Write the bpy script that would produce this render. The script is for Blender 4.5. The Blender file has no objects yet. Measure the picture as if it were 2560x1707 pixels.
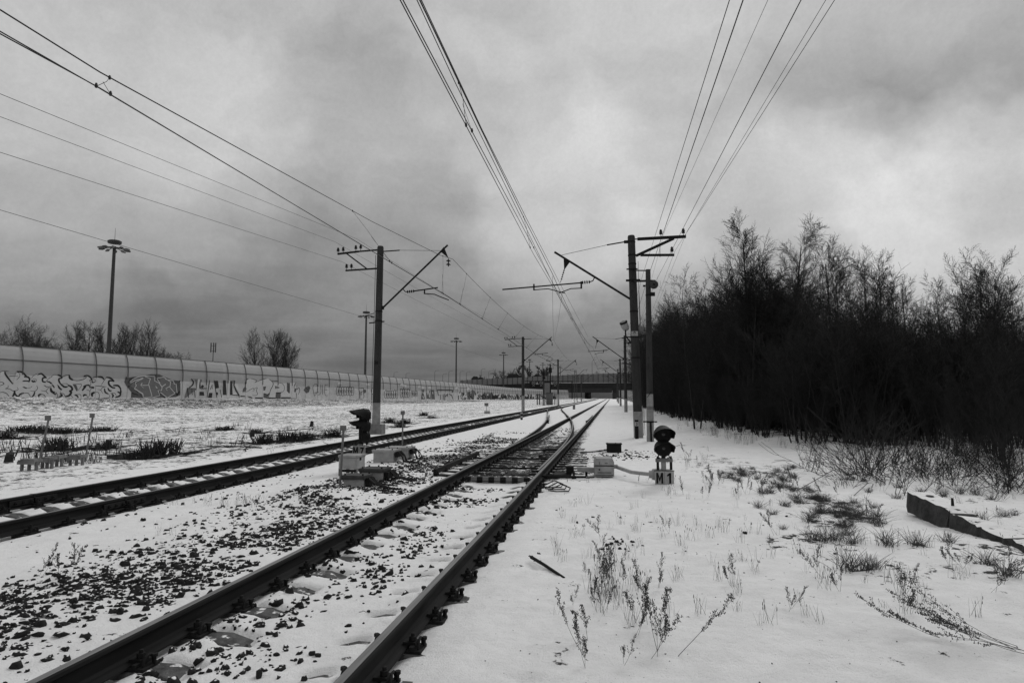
import bpy, math, random
import numpy as np
from math import sin, cos, pi, radians, sqrt, atan2, hypot
from mathutils import Vector, Matrix
random.seed(7); RNG = np.random.default_rng(7)
SC = bpy.context.scene; COL = SC.collection

# ------------------------------------------------------------------ camera
F_PX, CX, CY, EYE = 1580.0, 1280.0, 853.5, 1.66
PITCH = math.atan(136.5/F_PX); YAW = math.atan(251*cos(PITCH)/F_PX)
cam = bpy.data.cameras.new('camera'); cam_o = bpy.data.objects.new('camera', cam); COL.objects.link(cam_o)
cam.sensor_width = 36; cam.lens = 36*F_PX/2560; cam.clip_start = 0.05; cam.clip_end = 6000
cam_o.location = (0, 0, EYE); cam_o.rotation_euler = (pi/2+PITCH, 0, YAW); SC.camera = cam_o
_fw = (-sin(YAW)*cos(PITCH), cos(YAW)*cos(PITCH), sin(PITCH)); _rt = (cos(YAW), sin(YAW), 0)
_up = (sin(YAW)*sin(PITCH), -cos(YAW)*sin(PITCH), cos(PITCH))
def ray(x, y): return [_fw[i]*F_PX + _rt[i]*(x-CX) - _up[i]*(y-CY) for i in range(3)]
def G(x, y, z=0.0):
    d = ray(x, y); t = (z-EYE)/d[2]; return Vector((d[0]*t, d[1]*t, z))
def D(x, y, Y):
    d = ray(x, y); t = Y/d[1]; return Vector((d[0]*t, Y, EYE+d[2]*t))
def DX(x, y, X):
    d = ray(x, y); t = X/d[0]; return Vector((X, d[1]*t, EYE+d[2]*t))

# ------------------------------------------------------------------ sky and sun
SC.view_settings.view_transform = 'Standard'; SC.view_settings.look = 'None'
SC.view_settings.gamma = 1.0; SC.view_settings.exposure = 0.0
SUN_EL, SUN_AZ = radians(40), radians(25)
W = bpy.data.worlds.new('World'); SC.world = W; W.use_nodes = True
nt = W.node_tree; N = nt.nodes; L = nt.links; N.clear()
def nd(t, **k):
    n = N.new(t)
    for a, b in k.items(): setattr(n, a, b)
    return n
def mth(op, a, b=None, c=None, clamp=False):
    n = nd('ShaderNodeMath', operation=op, use_clamp=clamp)
    for i, v in enumerate((a, b, c)):
        if v is None: continue
        if isinstance(v, (int, float)): n.inputs[i].default_value = v
        else: L.new(v, n.inputs[i])
    return n.outputs[0]
def vmt(op, a, b=None, out=0):
    n = nd('ShaderNodeVectorMath', operation=op)
    for i, v in enumerate((a, b)):
        if v is None: continue
        if isinstance(v, (tuple, list)): n.inputs[i].default_value = v
        else: L.new(v, n.inputs[i])
    return n.outputs[out]
tc = nd('ShaderNodeTexCoord'); DIR = tc.outputs['Generated']
sep = nd('ShaderNodeSeparateXYZ'); L.new(DIR, sep.inputs[0])
den = mth('ADD', mth('MAXIMUM', sep.outputs[2], 0.0), 0.10)
cmb = nd('ShaderNodeCombineXYZ'); L.new(mth('DIVIDE', sep.outputs[0], den), cmb.inputs[0]); L.new(mth('DIVIDE', sep.outputs[1], den), cmb.inputs[1])
def noise(vec, scale, detail, rough=.5, dist=0.0, out='Fac'):
    n = nd('ShaderNodeTexNoise'); L.new(vec, n.inputs['Vector']); n.inputs['Scale'].default_value = scale
    n.inputs['Detail'].default_value = detail; n.inputs['Roughness'].default_value = rough; n.inputs['Distortion'].default_value = dist
    return n.outputs[out]
wn = vmt('SUBTRACT', noise(DIR, 5.0, 4.0, .6, 0, 'Color'), (.5, .5, .5)); wv = vmt('MULTIPLY', wn, (.24, .24, .26))
WARP = vmt('NORMALIZE', vmt('ADD', DIR, wv))
stv = vmt('MULTIPLY', cmb.outputs[0], (1.0, 1.15, 1.0))
big = noise(stv, 0.55, 4.0, .55, .6); mid = mth('ADD', mth('MULTIPLY', noise(stv, 1.3, 4.0, .5, .5), .4), mth('MULTIPLY', noise(vmt('MULTIPLY', WARP, (1, 1, 1.7)), 4.5, 7.0, .62, .4), .6))
fine = noise(DIR, 170.0, 4.0, .8)
el = mth('MAXIMUM', sep.outputs[2], 0.0)
rmp = nd('ShaderNodeValToRGB'); L.new(el, rmp.inputs[0]); cr = rmp.color_ramp
for i, (p_, v_) in enumerate([(0.0, .13), (.06, .155), (.12, .22), (.20, .33), (.32, .43), (.5, .50), (1.0, .66)]):
    e_ = cr.elements[i] if i < 2 else cr.elements.new(p_)
    e_.position = p_; e_.color = (v_, v_, v_, 1)
sep2 = nd('ShaderNodeSeparateColor'); L.new(rmp.outputs[0], sep2.inputs[0])
val = mth('MULTIPLY', sep2.outputs[0], mth('ADD', mth('MULTIPLY', big, .9), .55))
val = mth('MULTIPLY', val, mth('ADD', mth('MULTIPLY', mid, 1.1), .45))
# brighter and darker cloud patches, each a direction in the sky, its angular radius and strength
BLOBS = [((330,300),16,.12),((1450,500),12,.13),((1330,650),7,.06),((1640,120),11,.09),((2480,590),13,.28),((1900,590),11,.10),
         ((2140,530),9,.10),((100,680),7,.08),((1180,250),8,.08),((1620,640),7,.10),((600,250),9,.06),
         ((1080,570),8,-.04),((560,600),11,-.03),((1050,110),9,-.04),((2080,340),9,-.05),((2400,150),10,-.05),((120,470),8,-.05),
         ((760,480),9,-.04),((1720,330),6,-.04),((2500,330),8,-.06)]
for (px, py), rad, amp in BLOBS:
    d = Vector(ray(px, py)).normalized()
    dot = vmt('DOT_PRODUCT', WARP, tuple(d), 1)
    mr = nd('ShaderNodeMapRange', interpolation_type='SMOOTHERSTEP'); L.new(dot, mr.inputs[0])
    mr.inputs[1].default_value = cos(radians(rad)); mr.inputs[2].default_value = 1.0; mr.inputs[3].default_value = 0; mr.inputs[4].default_value = amp
    val = mth('ADD', val, mr.outputs[0])
val = mth('MULTIPLY', val, mth('ADD', mth('MULTIPLY', fine, .22), .89))
val = mth('MAXIMUM', val, .05)
skyt = nd('ShaderNodeTexSky', sky_type='NISHITA'); skyt.sun_disc = False; skyt.sun_elevation = SUN_EL; skyt.sun_rotation = SUN_AZ
bw = nd('ShaderNodeRGBToBW'); L.new(skyt.outputs[0], bw.inputs[0])
tot = mth('ADD', mth('MULTIPLY', val, 9.6), mth('MULTIPLY', bw.outputs[0], .03))
bg = nd('ShaderNodeBackground'); bg.inputs[1].default_value = 0.1; L.new(tot, bg.inputs[0])
wo = nd('ShaderNodeOutputWorld'); L.new(bg.outputs[0], wo.inputs[0])
sun = bpy.data.lights.new('sun', 'SUN'); sun.energy = 1.1; sun.angle = radians(25); sun.color = (1, 1, 1)
sun_o = bpy.data.objects.new('sun', sun); COL.objects.link(sun_o)
sun_o.rotation_euler = Vector((-sin(SUN_AZ)*cos(SUN_EL), -cos(SUN_AZ)*cos(SUN_EL), -sin(SUN_EL))).to_track_quat('-Z', 'Y').to_euler()

# ------------------------------------------------------------------ materials
MATS = {}
def material(name, v, rough=.8, var=.25, scale=6.0, metal=0.0, bump=0.0, bscale=40.0, spec=.2, snow=0.0, stretch=None):
    m = bpy.data.materials.new(name); m.use_nodes = True; t = m.node_tree; n = t.nodes; l = t.links
    b = n['Principled BSDF']; b.inputs['Roughness'].default_value = rough; b.inputs['Metallic'].default_value = metal
    b.inputs['Specular IOR Level'].default_value = spec
    geo = n.new('ShaderNodeNewGeometry'); vec = geo.outputs['Position']
    if stretch:
        mp = n.new('ShaderNodeVectorMath'); mp.operation = 'MULTIPLY'; l.new(vec, mp.inputs[0]); mp.inputs[1].default_value = stretch; vec = mp.outputs[0]
    nz = n.new('ShaderNodeTexNoise'); l.new(vec, nz.inputs['Vector']); nz.inputs['Scale'].default_value = scale; nz.inputs['Detail'].default_value = 6; nz.inputs['Roughness'].default_value = .65
    r = n.new('ShaderNodeValToRGB'); l.new(nz.outputs['Fac'], r.inputs[0])
    lo, hi = v*(1-var), v*(1+var)
    r.color_ramp.elements[0].position = .3; r.color_ramp.elements[0].color = (lo, lo, lo, 1)
    r.color_ramp.elements[1].position = .7; r.color_ramp.elements[1].color = (hi, hi, hi, 1)
    col = r.outputs[0]
    if snow != 0:   # snow lying on whatever faces up
        sp = n.new('ShaderNodeSeparateXYZ'); l.new(geo.outputs['Normal'], sp.inputs[0])
        n2 = n.new('ShaderNodeTexNoise'); l.new(geo.outputs['Position'], n2.inputs['Vector']); n2.inputs['Scale'].default_value = 14; n2.inputs['Detail'].default_value = 4
        ad = n.new('ShaderNodeMath'); ad.operation = 'MULTIPLY_ADD'; l.new(n2.outputs['Fac'], ad.inputs[0]); ad.inputs[1].default_value = .6; l.new(sp.outputs[2], ad.inputs[2])
        mr = n.new('ShaderNodeMapRange'); l.new(ad.outputs[0], mr.inputs[0]); mr.inputs[1].default_value = 1.3-snow*.3; mr.inputs[2].default_value = 1.36-snow*.3
        mx = n.new('ShaderNodeMix'); mx.data_type = 'RGBA'; l.new(mr.outputs[0], mx.inputs[0]); l.new(col, mx.inputs[6]); mx.inputs[7].default_value = (.78, .78, .78, 1); col = mx.outputs[2]
    l.new(col, b.inputs['Base Color'])
    if bump > 0:
        bn = n.new('ShaderNodeTexNoise'); l.new(geo.outputs['Position'], bn.inputs['Vector']); bn.inputs['Scale'].default_value = bscale; bn.inputs['Detail'].default_value = 5
        bp = n.new('ShaderNodeBump'); bp.inputs['Strength'].default_value = bump; bp.inputs['Distance'].default_value = .02; l.new(bn.outputs['Fac'], bp.inputs['Height']); l.new(bp.outputs[0], b.inputs['Normal'])
    MATS[name] = m; return m
M_pole = material('pole_concrete', .042, .9, .28, 5, bump=.3, stretch=(1, 1, .35))
M_polew = material('pole_whitewash', .27, .9, .3, 4, bump=.2)
M_iron = material('dark_iron', .012, .8, .3, 10)
M_insul = material('insulator_glaze', .02, .35, .2, 10)
M_wire = material('wire_metal', .022, .6, .1, 3)
M_sleep = material('sleeper_concrete', .085, .95, .55, 11, bump=.5, bscale=60, snow=-.10)
M_tslp = material('turnout_concrete', .045, .95, .55, 10, bump=.5, bscale=50, snow=-.12)
M_foot = material('footing_concrete', .17, .95, .4, 5, bump=.5, bscale=20)
M_dkslp = material('dark_sleeper', .022, .9, .5, 9, bump=.4, snow=-.10)
M_stone = material('ballast_stone', .026, .95, .5, 20, bump=.4, bscale=90, snow=.22, spec=.1)
M_white = material('worn_white_paint', .30, .8, .3, 5, bump=.1)
M_grey = material('grey_paint', .15, .7, .25, 5)
M_lidd = material('dark_lid', .06, .8, .35, 9)
M_black = material('black_paint', .008, .7, .3, 6)
M_lens = material('signal_lens', .02, .15, .2, 6, spec=.6)
M_plate = material('plate_enamel', .36, .6, .2, 9)
M_twig = material('bare_twig', .022, .9, .3, 4)
M_bark = material('dark_bark', .03, .95, .5, 12, bump=.4)
M_birch = material('birch_bark', .10, .9, .7, 9)
M_farbark = material('far_bark', .05, .95, .3, 8)
M_weed = material('dry_weed', .06, .95, .4, 12)
M_drygrass = material('dry_grass', .075, .95, .5, 14)
M_brush = material('cut_brush', .028, .95, .4, 12)
M_beam = material('old_concrete', .055, .95, .5, 7, bump=.7, bscale=30, snow=.55)
M_fencew = material('barrier_concrete', .50, .85, .22, .7, bump=.15)
M_fencet = material('barrier_panel', .36, .6, .07, .6)
M_fencep = material('barrier_post', .10, .7, .15, 3)
M_mast = material('mast_steel', .055, .6, .15, 2)
M_deck = material('bridge_concrete', .035, .9, .2, .6)
M_screen = material('bridge_screen', .17, .5, .1, .4)
M_pier = material('bridge_pier', .10, .9, .2, .5)
M_ink = material('spray_black', .035, .8, .15, 3)
M_inkg = material('spray_grey', .10, .8, .2, 3)
M_inkm = material('spray_mid_grey', .165, .8, .15, 3)
M_inkl = material('spray_white', .55, .8, .08, 3)
M_car = material('car_paint', .03, .3, .2, 3)

def rail_material():
    m = bpy.data.materials.new('rail_steel'); m.use_nodes = True; n = m.node_tree.nodes; l = m.node_tree.links; b = n['Principled BSDF']
    geo = n.new('ShaderNodeNewGeometry'); sp = n.new('ShaderNodeSeparateXYZ'); l.new(geo.outputs['Normal'], sp.inputs[0]); pz = n.new('ShaderNodeSeparateXYZ'); l.new(geo.outputs['Position'], pz.inputs[0])
    nz = n.new('ShaderNodeTexNoise'); mp = n.new('ShaderNodeVectorMath'); mp.operation = 'MULTIPLY'; l.new(geo.outputs['Position'], mp.inputs[0]); mp.inputs[1].default_value = (30, 1.2, 12)
    l.new(mp.outputs[0], nz.inputs['Vector']); nz.inputs['Scale'].default_value = 1.0; nz.inputs['Detail'].default_value = 6
    up = n.new('ShaderNodeMapRange'); l.new(sp.outputs[2], up.inputs[0]); up.inputs[1].default_value = .75; up.inputs[2].default_value = .9
    hz = n.new('ShaderNodeMapRange'); l.new(pz.outputs[2], hz.inputs[0]); hz.inputs[1].default_value = .135; hz.inputs[2].default_value = .145
    mu = n.new('ShaderNodeMath'); mu.operation = 'MULTIPLY'; l.new(up.outputs[0], mu.inputs[0]); l.new(hz.outputs[0], mu.inputs[1])
    r1 = n.new('ShaderNodeMapRange'); l.new(nz.outputs['Fac'], r1.inputs[0]); r1.inputs[1].default_value = .3; r1.inputs[2].default_value = .7; r1.inputs[3].default_value = .007; r1.inputs[4].default_value = .020
    r2 = n.new('ShaderNodeMapRange'); l.new(nz.outputs['Fac'], r2.inputs[0]); r2.inputs[1].default_value = .3; r2.inputs[2].default_value = .7; r2.inputs[3].default_value = .10; r2.inputs[4].default_value = .24
    mx = n.new('ShaderNodeMix'); mx.data_type = 'FLOAT'; l.new(mu.outputs[0], mx.inputs[0]); l.new(r1.outputs[0], mx.inputs[2]); l.new(r2.outputs[0], mx.inputs[3]); l.new(mx.outputs[0], b.inputs['Base Color'])
    rg = n.new('ShaderNodeMapRange'); l.new(mu.outputs[0], rg.inputs[0]); rg.inputs[3].default_value = .85; rg.inputs[4].default_value = .45; l.new(rg.outputs[0], b.inputs['Roughness'])
    b.inputs['Specular IOR Level'].default_value = .15
    return m
M_rail = rail_material()

def snow_material():
    m = bpy.data.materials.new('snow_ground'); m.use_nodes = True; n = m.node_tree.nodes; l = m.node_tree.links; b = n['Principled BSDF']
    geo = n.new('ShaderNodeNewGeometry'); P = geo.outputs['Position']
    def nz(scale, detail, rough=.6, mul=None):
        v = P
        if mul:
            k = n.new('ShaderNodeVectorMath'); k.operation = 'MULTIPLY'; l.new(P, k.inputs[0]); k.inputs[1].default_value = mul; v = k.outputs[0]
        q = n.new('ShaderNodeTexNoise'); l.new(v, q.inputs['Vector']); q.inputs['Scale'].default_value = scale; q.inputs['Detail'].default_value = detail; q.inputs['Roughness'].default_value = rough
        return q.outputs['Fac']
    def m2(op, a, c, d=None):
        q = n.new('ShaderNodeMath'); q.operation = op
        for i, v in enumerate((a, c, d)):
            if v is None: continue
            if isinstance(v, (int, float)): q.inputs[i].default_value = v
            else: l.new(v, q.inputs[i])
        return q.outputs[0]
    at = n.new('ShaderNodeAttribute'); at.attribute_name = 'bare'
    pat = m2('MULTIPLY_ADD', m2('ADD', m2('MULTIPLY', nz(1.6, 7, .7), .45), m2('MULTIPLY', nz(7, 6, .75), .55)), 4.0, -1.5)
    fac = n.new('ShaderNodeMapRange'); l.new(m2('SUBTRACT', pat, m2('SUBTRACT', .95, m2('MULTIPLY', at.outputs['Fac'], .75))), fac.inputs[0]); fac.inputs[1].default_value = 0; fac.inputs[2].default_value = .06
    grime = nz(3.0, 6, .65); spk = nz(70, 3, .7)
    sn = n.new('ShaderNodeMapRange'); l.new(grime, sn.inputs[0]); sn.inputs[1].default_value = .3; sn.inputs[2].default_value = .75; sn.inputs[3].default_value = .89; sn.inputs[4].default_value = .76
    sk = n.new('ShaderNodeMapRange'); l.new(spk, sk.inputs[0]); sk.inputs[1].default_value = .30; sk.inputs[2].default_value = .42; sk.inputs[3].default_value = .82; sk.inputs[4].default_value = 1
    snv = m2('MULTIPLY', sn.outputs[0], sk.outputs[0])
    dk = n.new('ShaderNodeMapRange'); l.new(nz(25, 5, .7), dk.inputs[0]); dk.inputs[1].default_value = .35; dk.inputs[2].default_value = .7; dk.inputs[3].default_value = .02; dk.inputs[4].default_value = .075
    mx = n.new('ShaderNodeMix'); mx.data_type = 'FLOAT'; l.new(fac.outputs[0], mx.inputs[0]); l.new(snv, mx.inputs[2]); l.new(dk.outputs[0], mx.inputs[3]); l.new(mx.outputs[0], b.inputs['Base Color'])
    b.inputs['Roughness'].default_value = .9; b.inputs['Specular IOR Level'].default_value = .15
    hgt = m2('ADD', m2('MULTIPLY', nz(14, 6, .6), .5), m2('ADD', m2('MULTIPLY', nz(90, 4, .75), .30), m2('MULTIPLY', fac.outputs[0], -.25)))
    bp = n.new('ShaderNodeBump'); bp.inputs['Strength'].default_value = .8; bp.inputs['Distance'].default_value = .05; l.new(hgt, bp.inputs['Height']); l.new(bp.outputs[0], b.inputs['Normal'])
    return m
M_snow = snow_material()

# ------------------------------------------------------------------ mesh helpers
def tag(o, label=None, cat=None, group=None, kind=None):
    if label: o['label'] = label
    if cat: o['category'] = cat
    if group: o['group'] = group
    if kind: o['kind'] = kind
    return o
def empty(name, loc=(0, 0, 0), rz=0.0):
    o = bpy.data.objects.new(name, None); o.location = loc; o.rotation_euler = (0, 0, rz); o.empty_display_size = .1; COL.objects.link(o); return o
def thing(name, label, cat, loc=(0, 0, 0), rz=0.0, group=None): return tag(empty(name, loc, rz), label, cat, group)
def np_mesh(name, verts, quads, mat, parent=None, smooth=False, tris=None):
    me = bpy.data.meshes.new(name); verts = np.asarray(verts, np.float32).reshape(-1, 3)
    q = np.asarray(quads, np.int32).reshape(-1, 4) if quads is not None and len(quads) else np.zeros((0, 4), np.int32)
    t = np.asarray(tris, np.int32).reshape(-1, 3) if tris is not None and len(tris) else np.zeros((0, 3), np.int32)
    me.vertices.add(len(verts)); me.vertices.foreach_set('co', verts.ravel())
    me.loops.add(q.size+t.size); me.loops.foreach_set('vertex_index', np.concatenate([q.ravel(), t.ravel()]))
    me.polygons.add(len(q)+len(t)); st = np.concatenate([np.arange(len(q))*4, q.size+np.arange(len(t))*3]).astype(np.int32)
    me.polygons.foreach_set('loop_start', st)
    if smooth: me.polygons.foreach_set('use_smooth', np.ones(len(q)+len(t), bool))
    me.materials.append(mat); me.update(calc_edges=True)
    o = bpy.data.objects.new(name, me); COL.objects.link(o)
    if parent is not None: o.parent = parent
    return o
class MB:
    def __init__(s): s.v = []; s.f = []; s.fm = []; s.cm = 0
    def add(s, vs, fs):
        b = len(s.v); s.v += [tuple(v) for v in vs]; s.f += [tuple(i+b for i in f) for f in fs]; s.fm += [s.cm]*len(fs); return s
    def box(s, c, d, rz=0.0, M=None):
        hx, hy, hz = d[0]/2, d[1]/2, d[2]/2; vs = []
        for z in (-hz, hz):
            for x, y in ((-hx, -hy), (hx, -hy), (hx, hy), (-hx, hy)):
                p = Vector((x*cos(rz)-y*sin(rz), x*sin(rz)+y*cos(rz), z))
                if M is not None: p = M @ p
                vs.append((p[0]+c[0], p[1]+c[1], p[2]+c[2]))
        return s.add(vs, [(3,2,1,0),(4,5,6,7),(0,1,5,4),(1,2,6,5),(2,3,7,6),(3,0,4,7)])
    def bar(s, p0, p1, w, h=None):   # rectangular bar between two points
        h = h or w; p0 = Vector(p0); p1 = Vector(p1); d = (p1-p0); Ln = d.length; d.normalize()
        u = Vector((0, 0, 1)) if abs(d.z) < .95 else Vector((0, 1, 0)); a = d.cross(u).normalized(); b = a.cross(d).normalized(); vs = []
        for p in (p0, p1):
            for i, j in ((-1,-1),(1,-1),(1,1),(-1,1)): vs.append(p+a*(i*w/2)+b*(j*h/2))
        return s.add(vs, [(3,2,1,0),(4,5,6,7),(0,1,5,4),(1,2,6,5),(2,3,7,6),(3,0,4,7)])
    def tube(s, pts, r, n=8, cap=True):
        pts = [Vector(p) for p in pts]; rr = r if isinstance(r, (list, tuple)) else [r]*len(pts); b = len(s.v); vs = []; fs = []
        pa = None
        for i, p in enumerate(pts):
            d = (pts[min(i+1, len(pts)-1)]-pts[max(i-1, 0)])
            d = d.normalized() if d.length > 1e-9 else Vector((0, 0, 1))
            if pa is None: pa = d.cross(Vector((0, 0, 1)) if abs(d.z) < .9 else Vector((1, 0, 0))).normalized()
            else: pa = (pa-d*pa.dot(d)).normalized()
            c = d.cross(pa)
            for k in range(n):
                t = 2*pi*k/n; vs.append(p+(pa*cos(t)+c*sin(t))*rr[i])
        for i in range(len(pts)-1):
            for k in range(n): fs.append((i*n+k, i*n+(k+1) % n, (i+1)*n+(k+1) % n, (i+1)*n+k))
        if cap: fs.append(tuple(range(n-1, -1, -1))); fs.append(tuple((len(pts)-1)*n+k for k in range(n)))
        return s.add(vs, fs)
    def lathe(s, base, prof, n=16, axis=(0, 0, 1)):
        base = Vector(base); ax = Vector(axis).normalized()
        return s.tube([base+ax*h for r, h in prof], [max(r, .0005) for r, h in prof], n)
    def prism(s, poly, z0, z1, fn=None):   # poly (x,y) extruded in z
        n = len(poly); vs = [(x, y, z0) for x, y in poly]+[(x, y, z1) for x, y in poly]
        if fn: vs = [fn(*v) for v in vs]
        return s.add(vs, [tuple(range(n-1, -1, -1)), tuple(range(n, 2*n))]+[(i, (i+1) % n, n+(i+1) % n, n+i) for i in range(n)])
    def build(s, name, mat, parent=None, smooth=False, bevel=0.0, label=None):
        me = bpy.data.meshes.new(name); me.from_pydata(s.v, [], s.f)
        for m in (mat if isinstance(mat, (list, tuple)) else [mat]): me.materials.append(m)
        if any(s.fm): me.polygons.foreach_set('material_index', s.fm)
        if smooth: me.polygons.foreach_set('use_smooth', [True]*len(s.f))
        me.update(); o = bpy.data.objects.new(name, me); COL.objects.link(o)
        if parent is not None: o.parent = parent
        if bevel > 0:
            b = o.modifiers.new('bevel', 'BEVEL'); b.width = bevel; b.segments = 2; b.limit_method = 'ANGLE'
        if label: o['label'] = label
        return o
def copy_tree(o, parent=None):
    c = o.copy(); COL.objects.link(c)
    if parent is not None: c.parent = parent
    for ch in list(KIDS.get(o.name, o.children)): copy_tree(ch, c)
    return c
KIDS = {}
def remember(o):
    KIDS[o.name] = list(o.children)
    for c in o.children: remember(c)
def letter_M(size, w, mat, name, parent, origin):
    h = size*.36; w2 = w/2; t = w*.27; m = MB(); pl = lambda P: m.prism(P, 0, .004, lambda x, y, z: (origin[0]+x, origin[1]-z, origin[2]+y))
    pl([(-w2, -h), (-w2+t, -h), (-w2+t, h), (-w2, h)]); pl([(w2-t, -h), (w2, -h), (w2, h), (w2-t, h)])
    m2_ = MB(); P = [(-w2+t+.001, h), (-w2+t+.001, h*.25), (-.004, -h*.62), (.004, -h*.62), (w2-t-.001, h*.25), (w2-t-.001, h), (0, -h*.05)]
    pl([P[0], P[1], P[2], P[6]]); pl([P[2], P[3], P[6]]); pl([P[3], P[4], P[5], P[6]])
    return m.build(name, mat, parent)
def digit_one(mat, parent, o):
    m = MB(); m.prism([(-.006, -.095), (.030, -.095), (.030, .095), (.002, .095), (-.042, .058), (-.042, .028), (-.006, .046)], 0, .004, lambda x, y, z: (o[0]+x, o[1]-z, o[2]+y)); return m.build('letter', mat, parent)
def text_mesh(s, size, mat, name, parent, origin, width=None, ex=.003, bold=.02, face=0.0):
    cu = bpy.data.curves.new('txt', 'FONT'); cu.body = s; cu.size = size; cu.extrude = ex; cu.offset = bold*size; cu.align_x = 'CENTER'; cu.align_y = 'CENTER'
    t = bpy.data.objects.new('txt', cu); COL.objects.link(t); bpy.context.view_layer.update()
    me = bpy.data.meshes.new_from_object(t.evaluated_get(bpy.context.evaluated_depsgraph_get())); bpy.data.objects.remove(t)
    xs = [v.co.x for v in me.vertices]; w = max(xs)-min(xs); k = (width/w) if width else 1.0; cxm = (max(xs)+min(xs))/2; ys = [v.co.y for v in me.vertices]; cym = (max(ys)+min(ys))/2
    for v in me.vertices:
        x, y, z = (v.co.x-cxm)*k, v.co.y-cym, v.co.z
        v.co = (origin[0]+x*cos(face)+z*sin(face), origin[1]+x*sin(face)-z*cos(face), origin[2]+y)
    me.materials.clear(); me.materials.append(mat); o = bpy.data.objects.new(name, me); COL.objects.link(o); o.parent = parent; return o

# ------------------------------------------------------------------ ground
AX_R, AX_L, GH = -2.245, -8.04, .80          # track axes, half distance between rail centres
SY0, SSP = 3.71-6*.545, .545                 # sleepers
def _hash(ix, iy, s): 
    h = np.sin(ix*127.1+iy*311.7+s*74.7)*43758.5453; return h-np.floor(h)
def vnoise(x, y, s=0):
    ix = np.floor(x); iy = np.floor(y); fx = x-ix; fy = y-iy; fx = fx*fx*(3-2*fx); fy = fy*fy*(3-2*fy)
    a = _hash(ix, iy, s); b = _hash(ix+1, iy, s); c = _hash(ix, iy+1, s); d = _hash(ix+1, iy+1, s)
    return a+(b-a)*fx+(c-a)*fy+(a-b-c+d)*fx*fy
def fbm(x, y, s=0, o=4):
    v = 0; a = .5
    for k in range(o): v = v+a*vnoise(x*2**k, y*2**k, s+k); a *= .5
    return v/(1-.5**o)
def sst(a, b, x):
    t = np.clip((x-a)/(b-a), 0, 1); return t*t*(3-2*t)
FENCE = [(-66.0, 12.0, 1.6), (-57.2, 52.0, 1.55), (-51.7, 78.1, 1.23), (-48.8, 108.0, 1.0), (-46.9, 136.0, .77), (-44.5, 178.0, .57), (-42.9, 271.0, .28), (-34.0, 330.0, .1), (-24, 352, 0)]
def fence_dist(x, y):
    best = np.full(np.shape(x), 1e9); hb = np.zeros(np.shape(x)); side = np.zeros(np.shape(x))
    for (ax, ay, az), (bx, by, bz) in zip(FENCE[:-1], FENCE[1:]):
        dx, dy = bx-ax, by-ay; t = np.clip(((x-ax)*dx+(y-ay)*dy)/(dx*dx+dy*dy), 0, 1); d = np.hypot(x-ax-t*dx, y-ay-t*dy)
        s = np.sign((x-ax)*dy-(y-ay)*dx); m = d < best; best = np.where(m, d, best); hb = np.where(m, az+(bz-az)*t, hb); side = np.where(m, s, side)
    return best*side, hb
TH_EDGE = [(-5, 10.5), (10, 9.3), (14.5, 8.1), (17, 7.6), (20.5, 6.6), (23.2, 5.2), (29, 4.7), (38, 4.4), (45, 3.6), (70, 3.4), (400, 3.6)]
def thicket_edge(y): return np.interp(y, [a for a, b in TH_EDGE], [b for a, b in TH_EDGE])
def div_s(Y):
    Y = np.asarray(Y, float); fr = 1.65/33**2
    q = np.where(Y < 13, 0, np.where(Y < 46, fr*(Y-13)**2, 1.65+.1*(Y-46)))
    Ye = 46+(5.79-3.3)/.1; return np.where(Y > Ye, 5.79-fr*np.clip(Ye+33-Y, 0, 99)**2, q)
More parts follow.
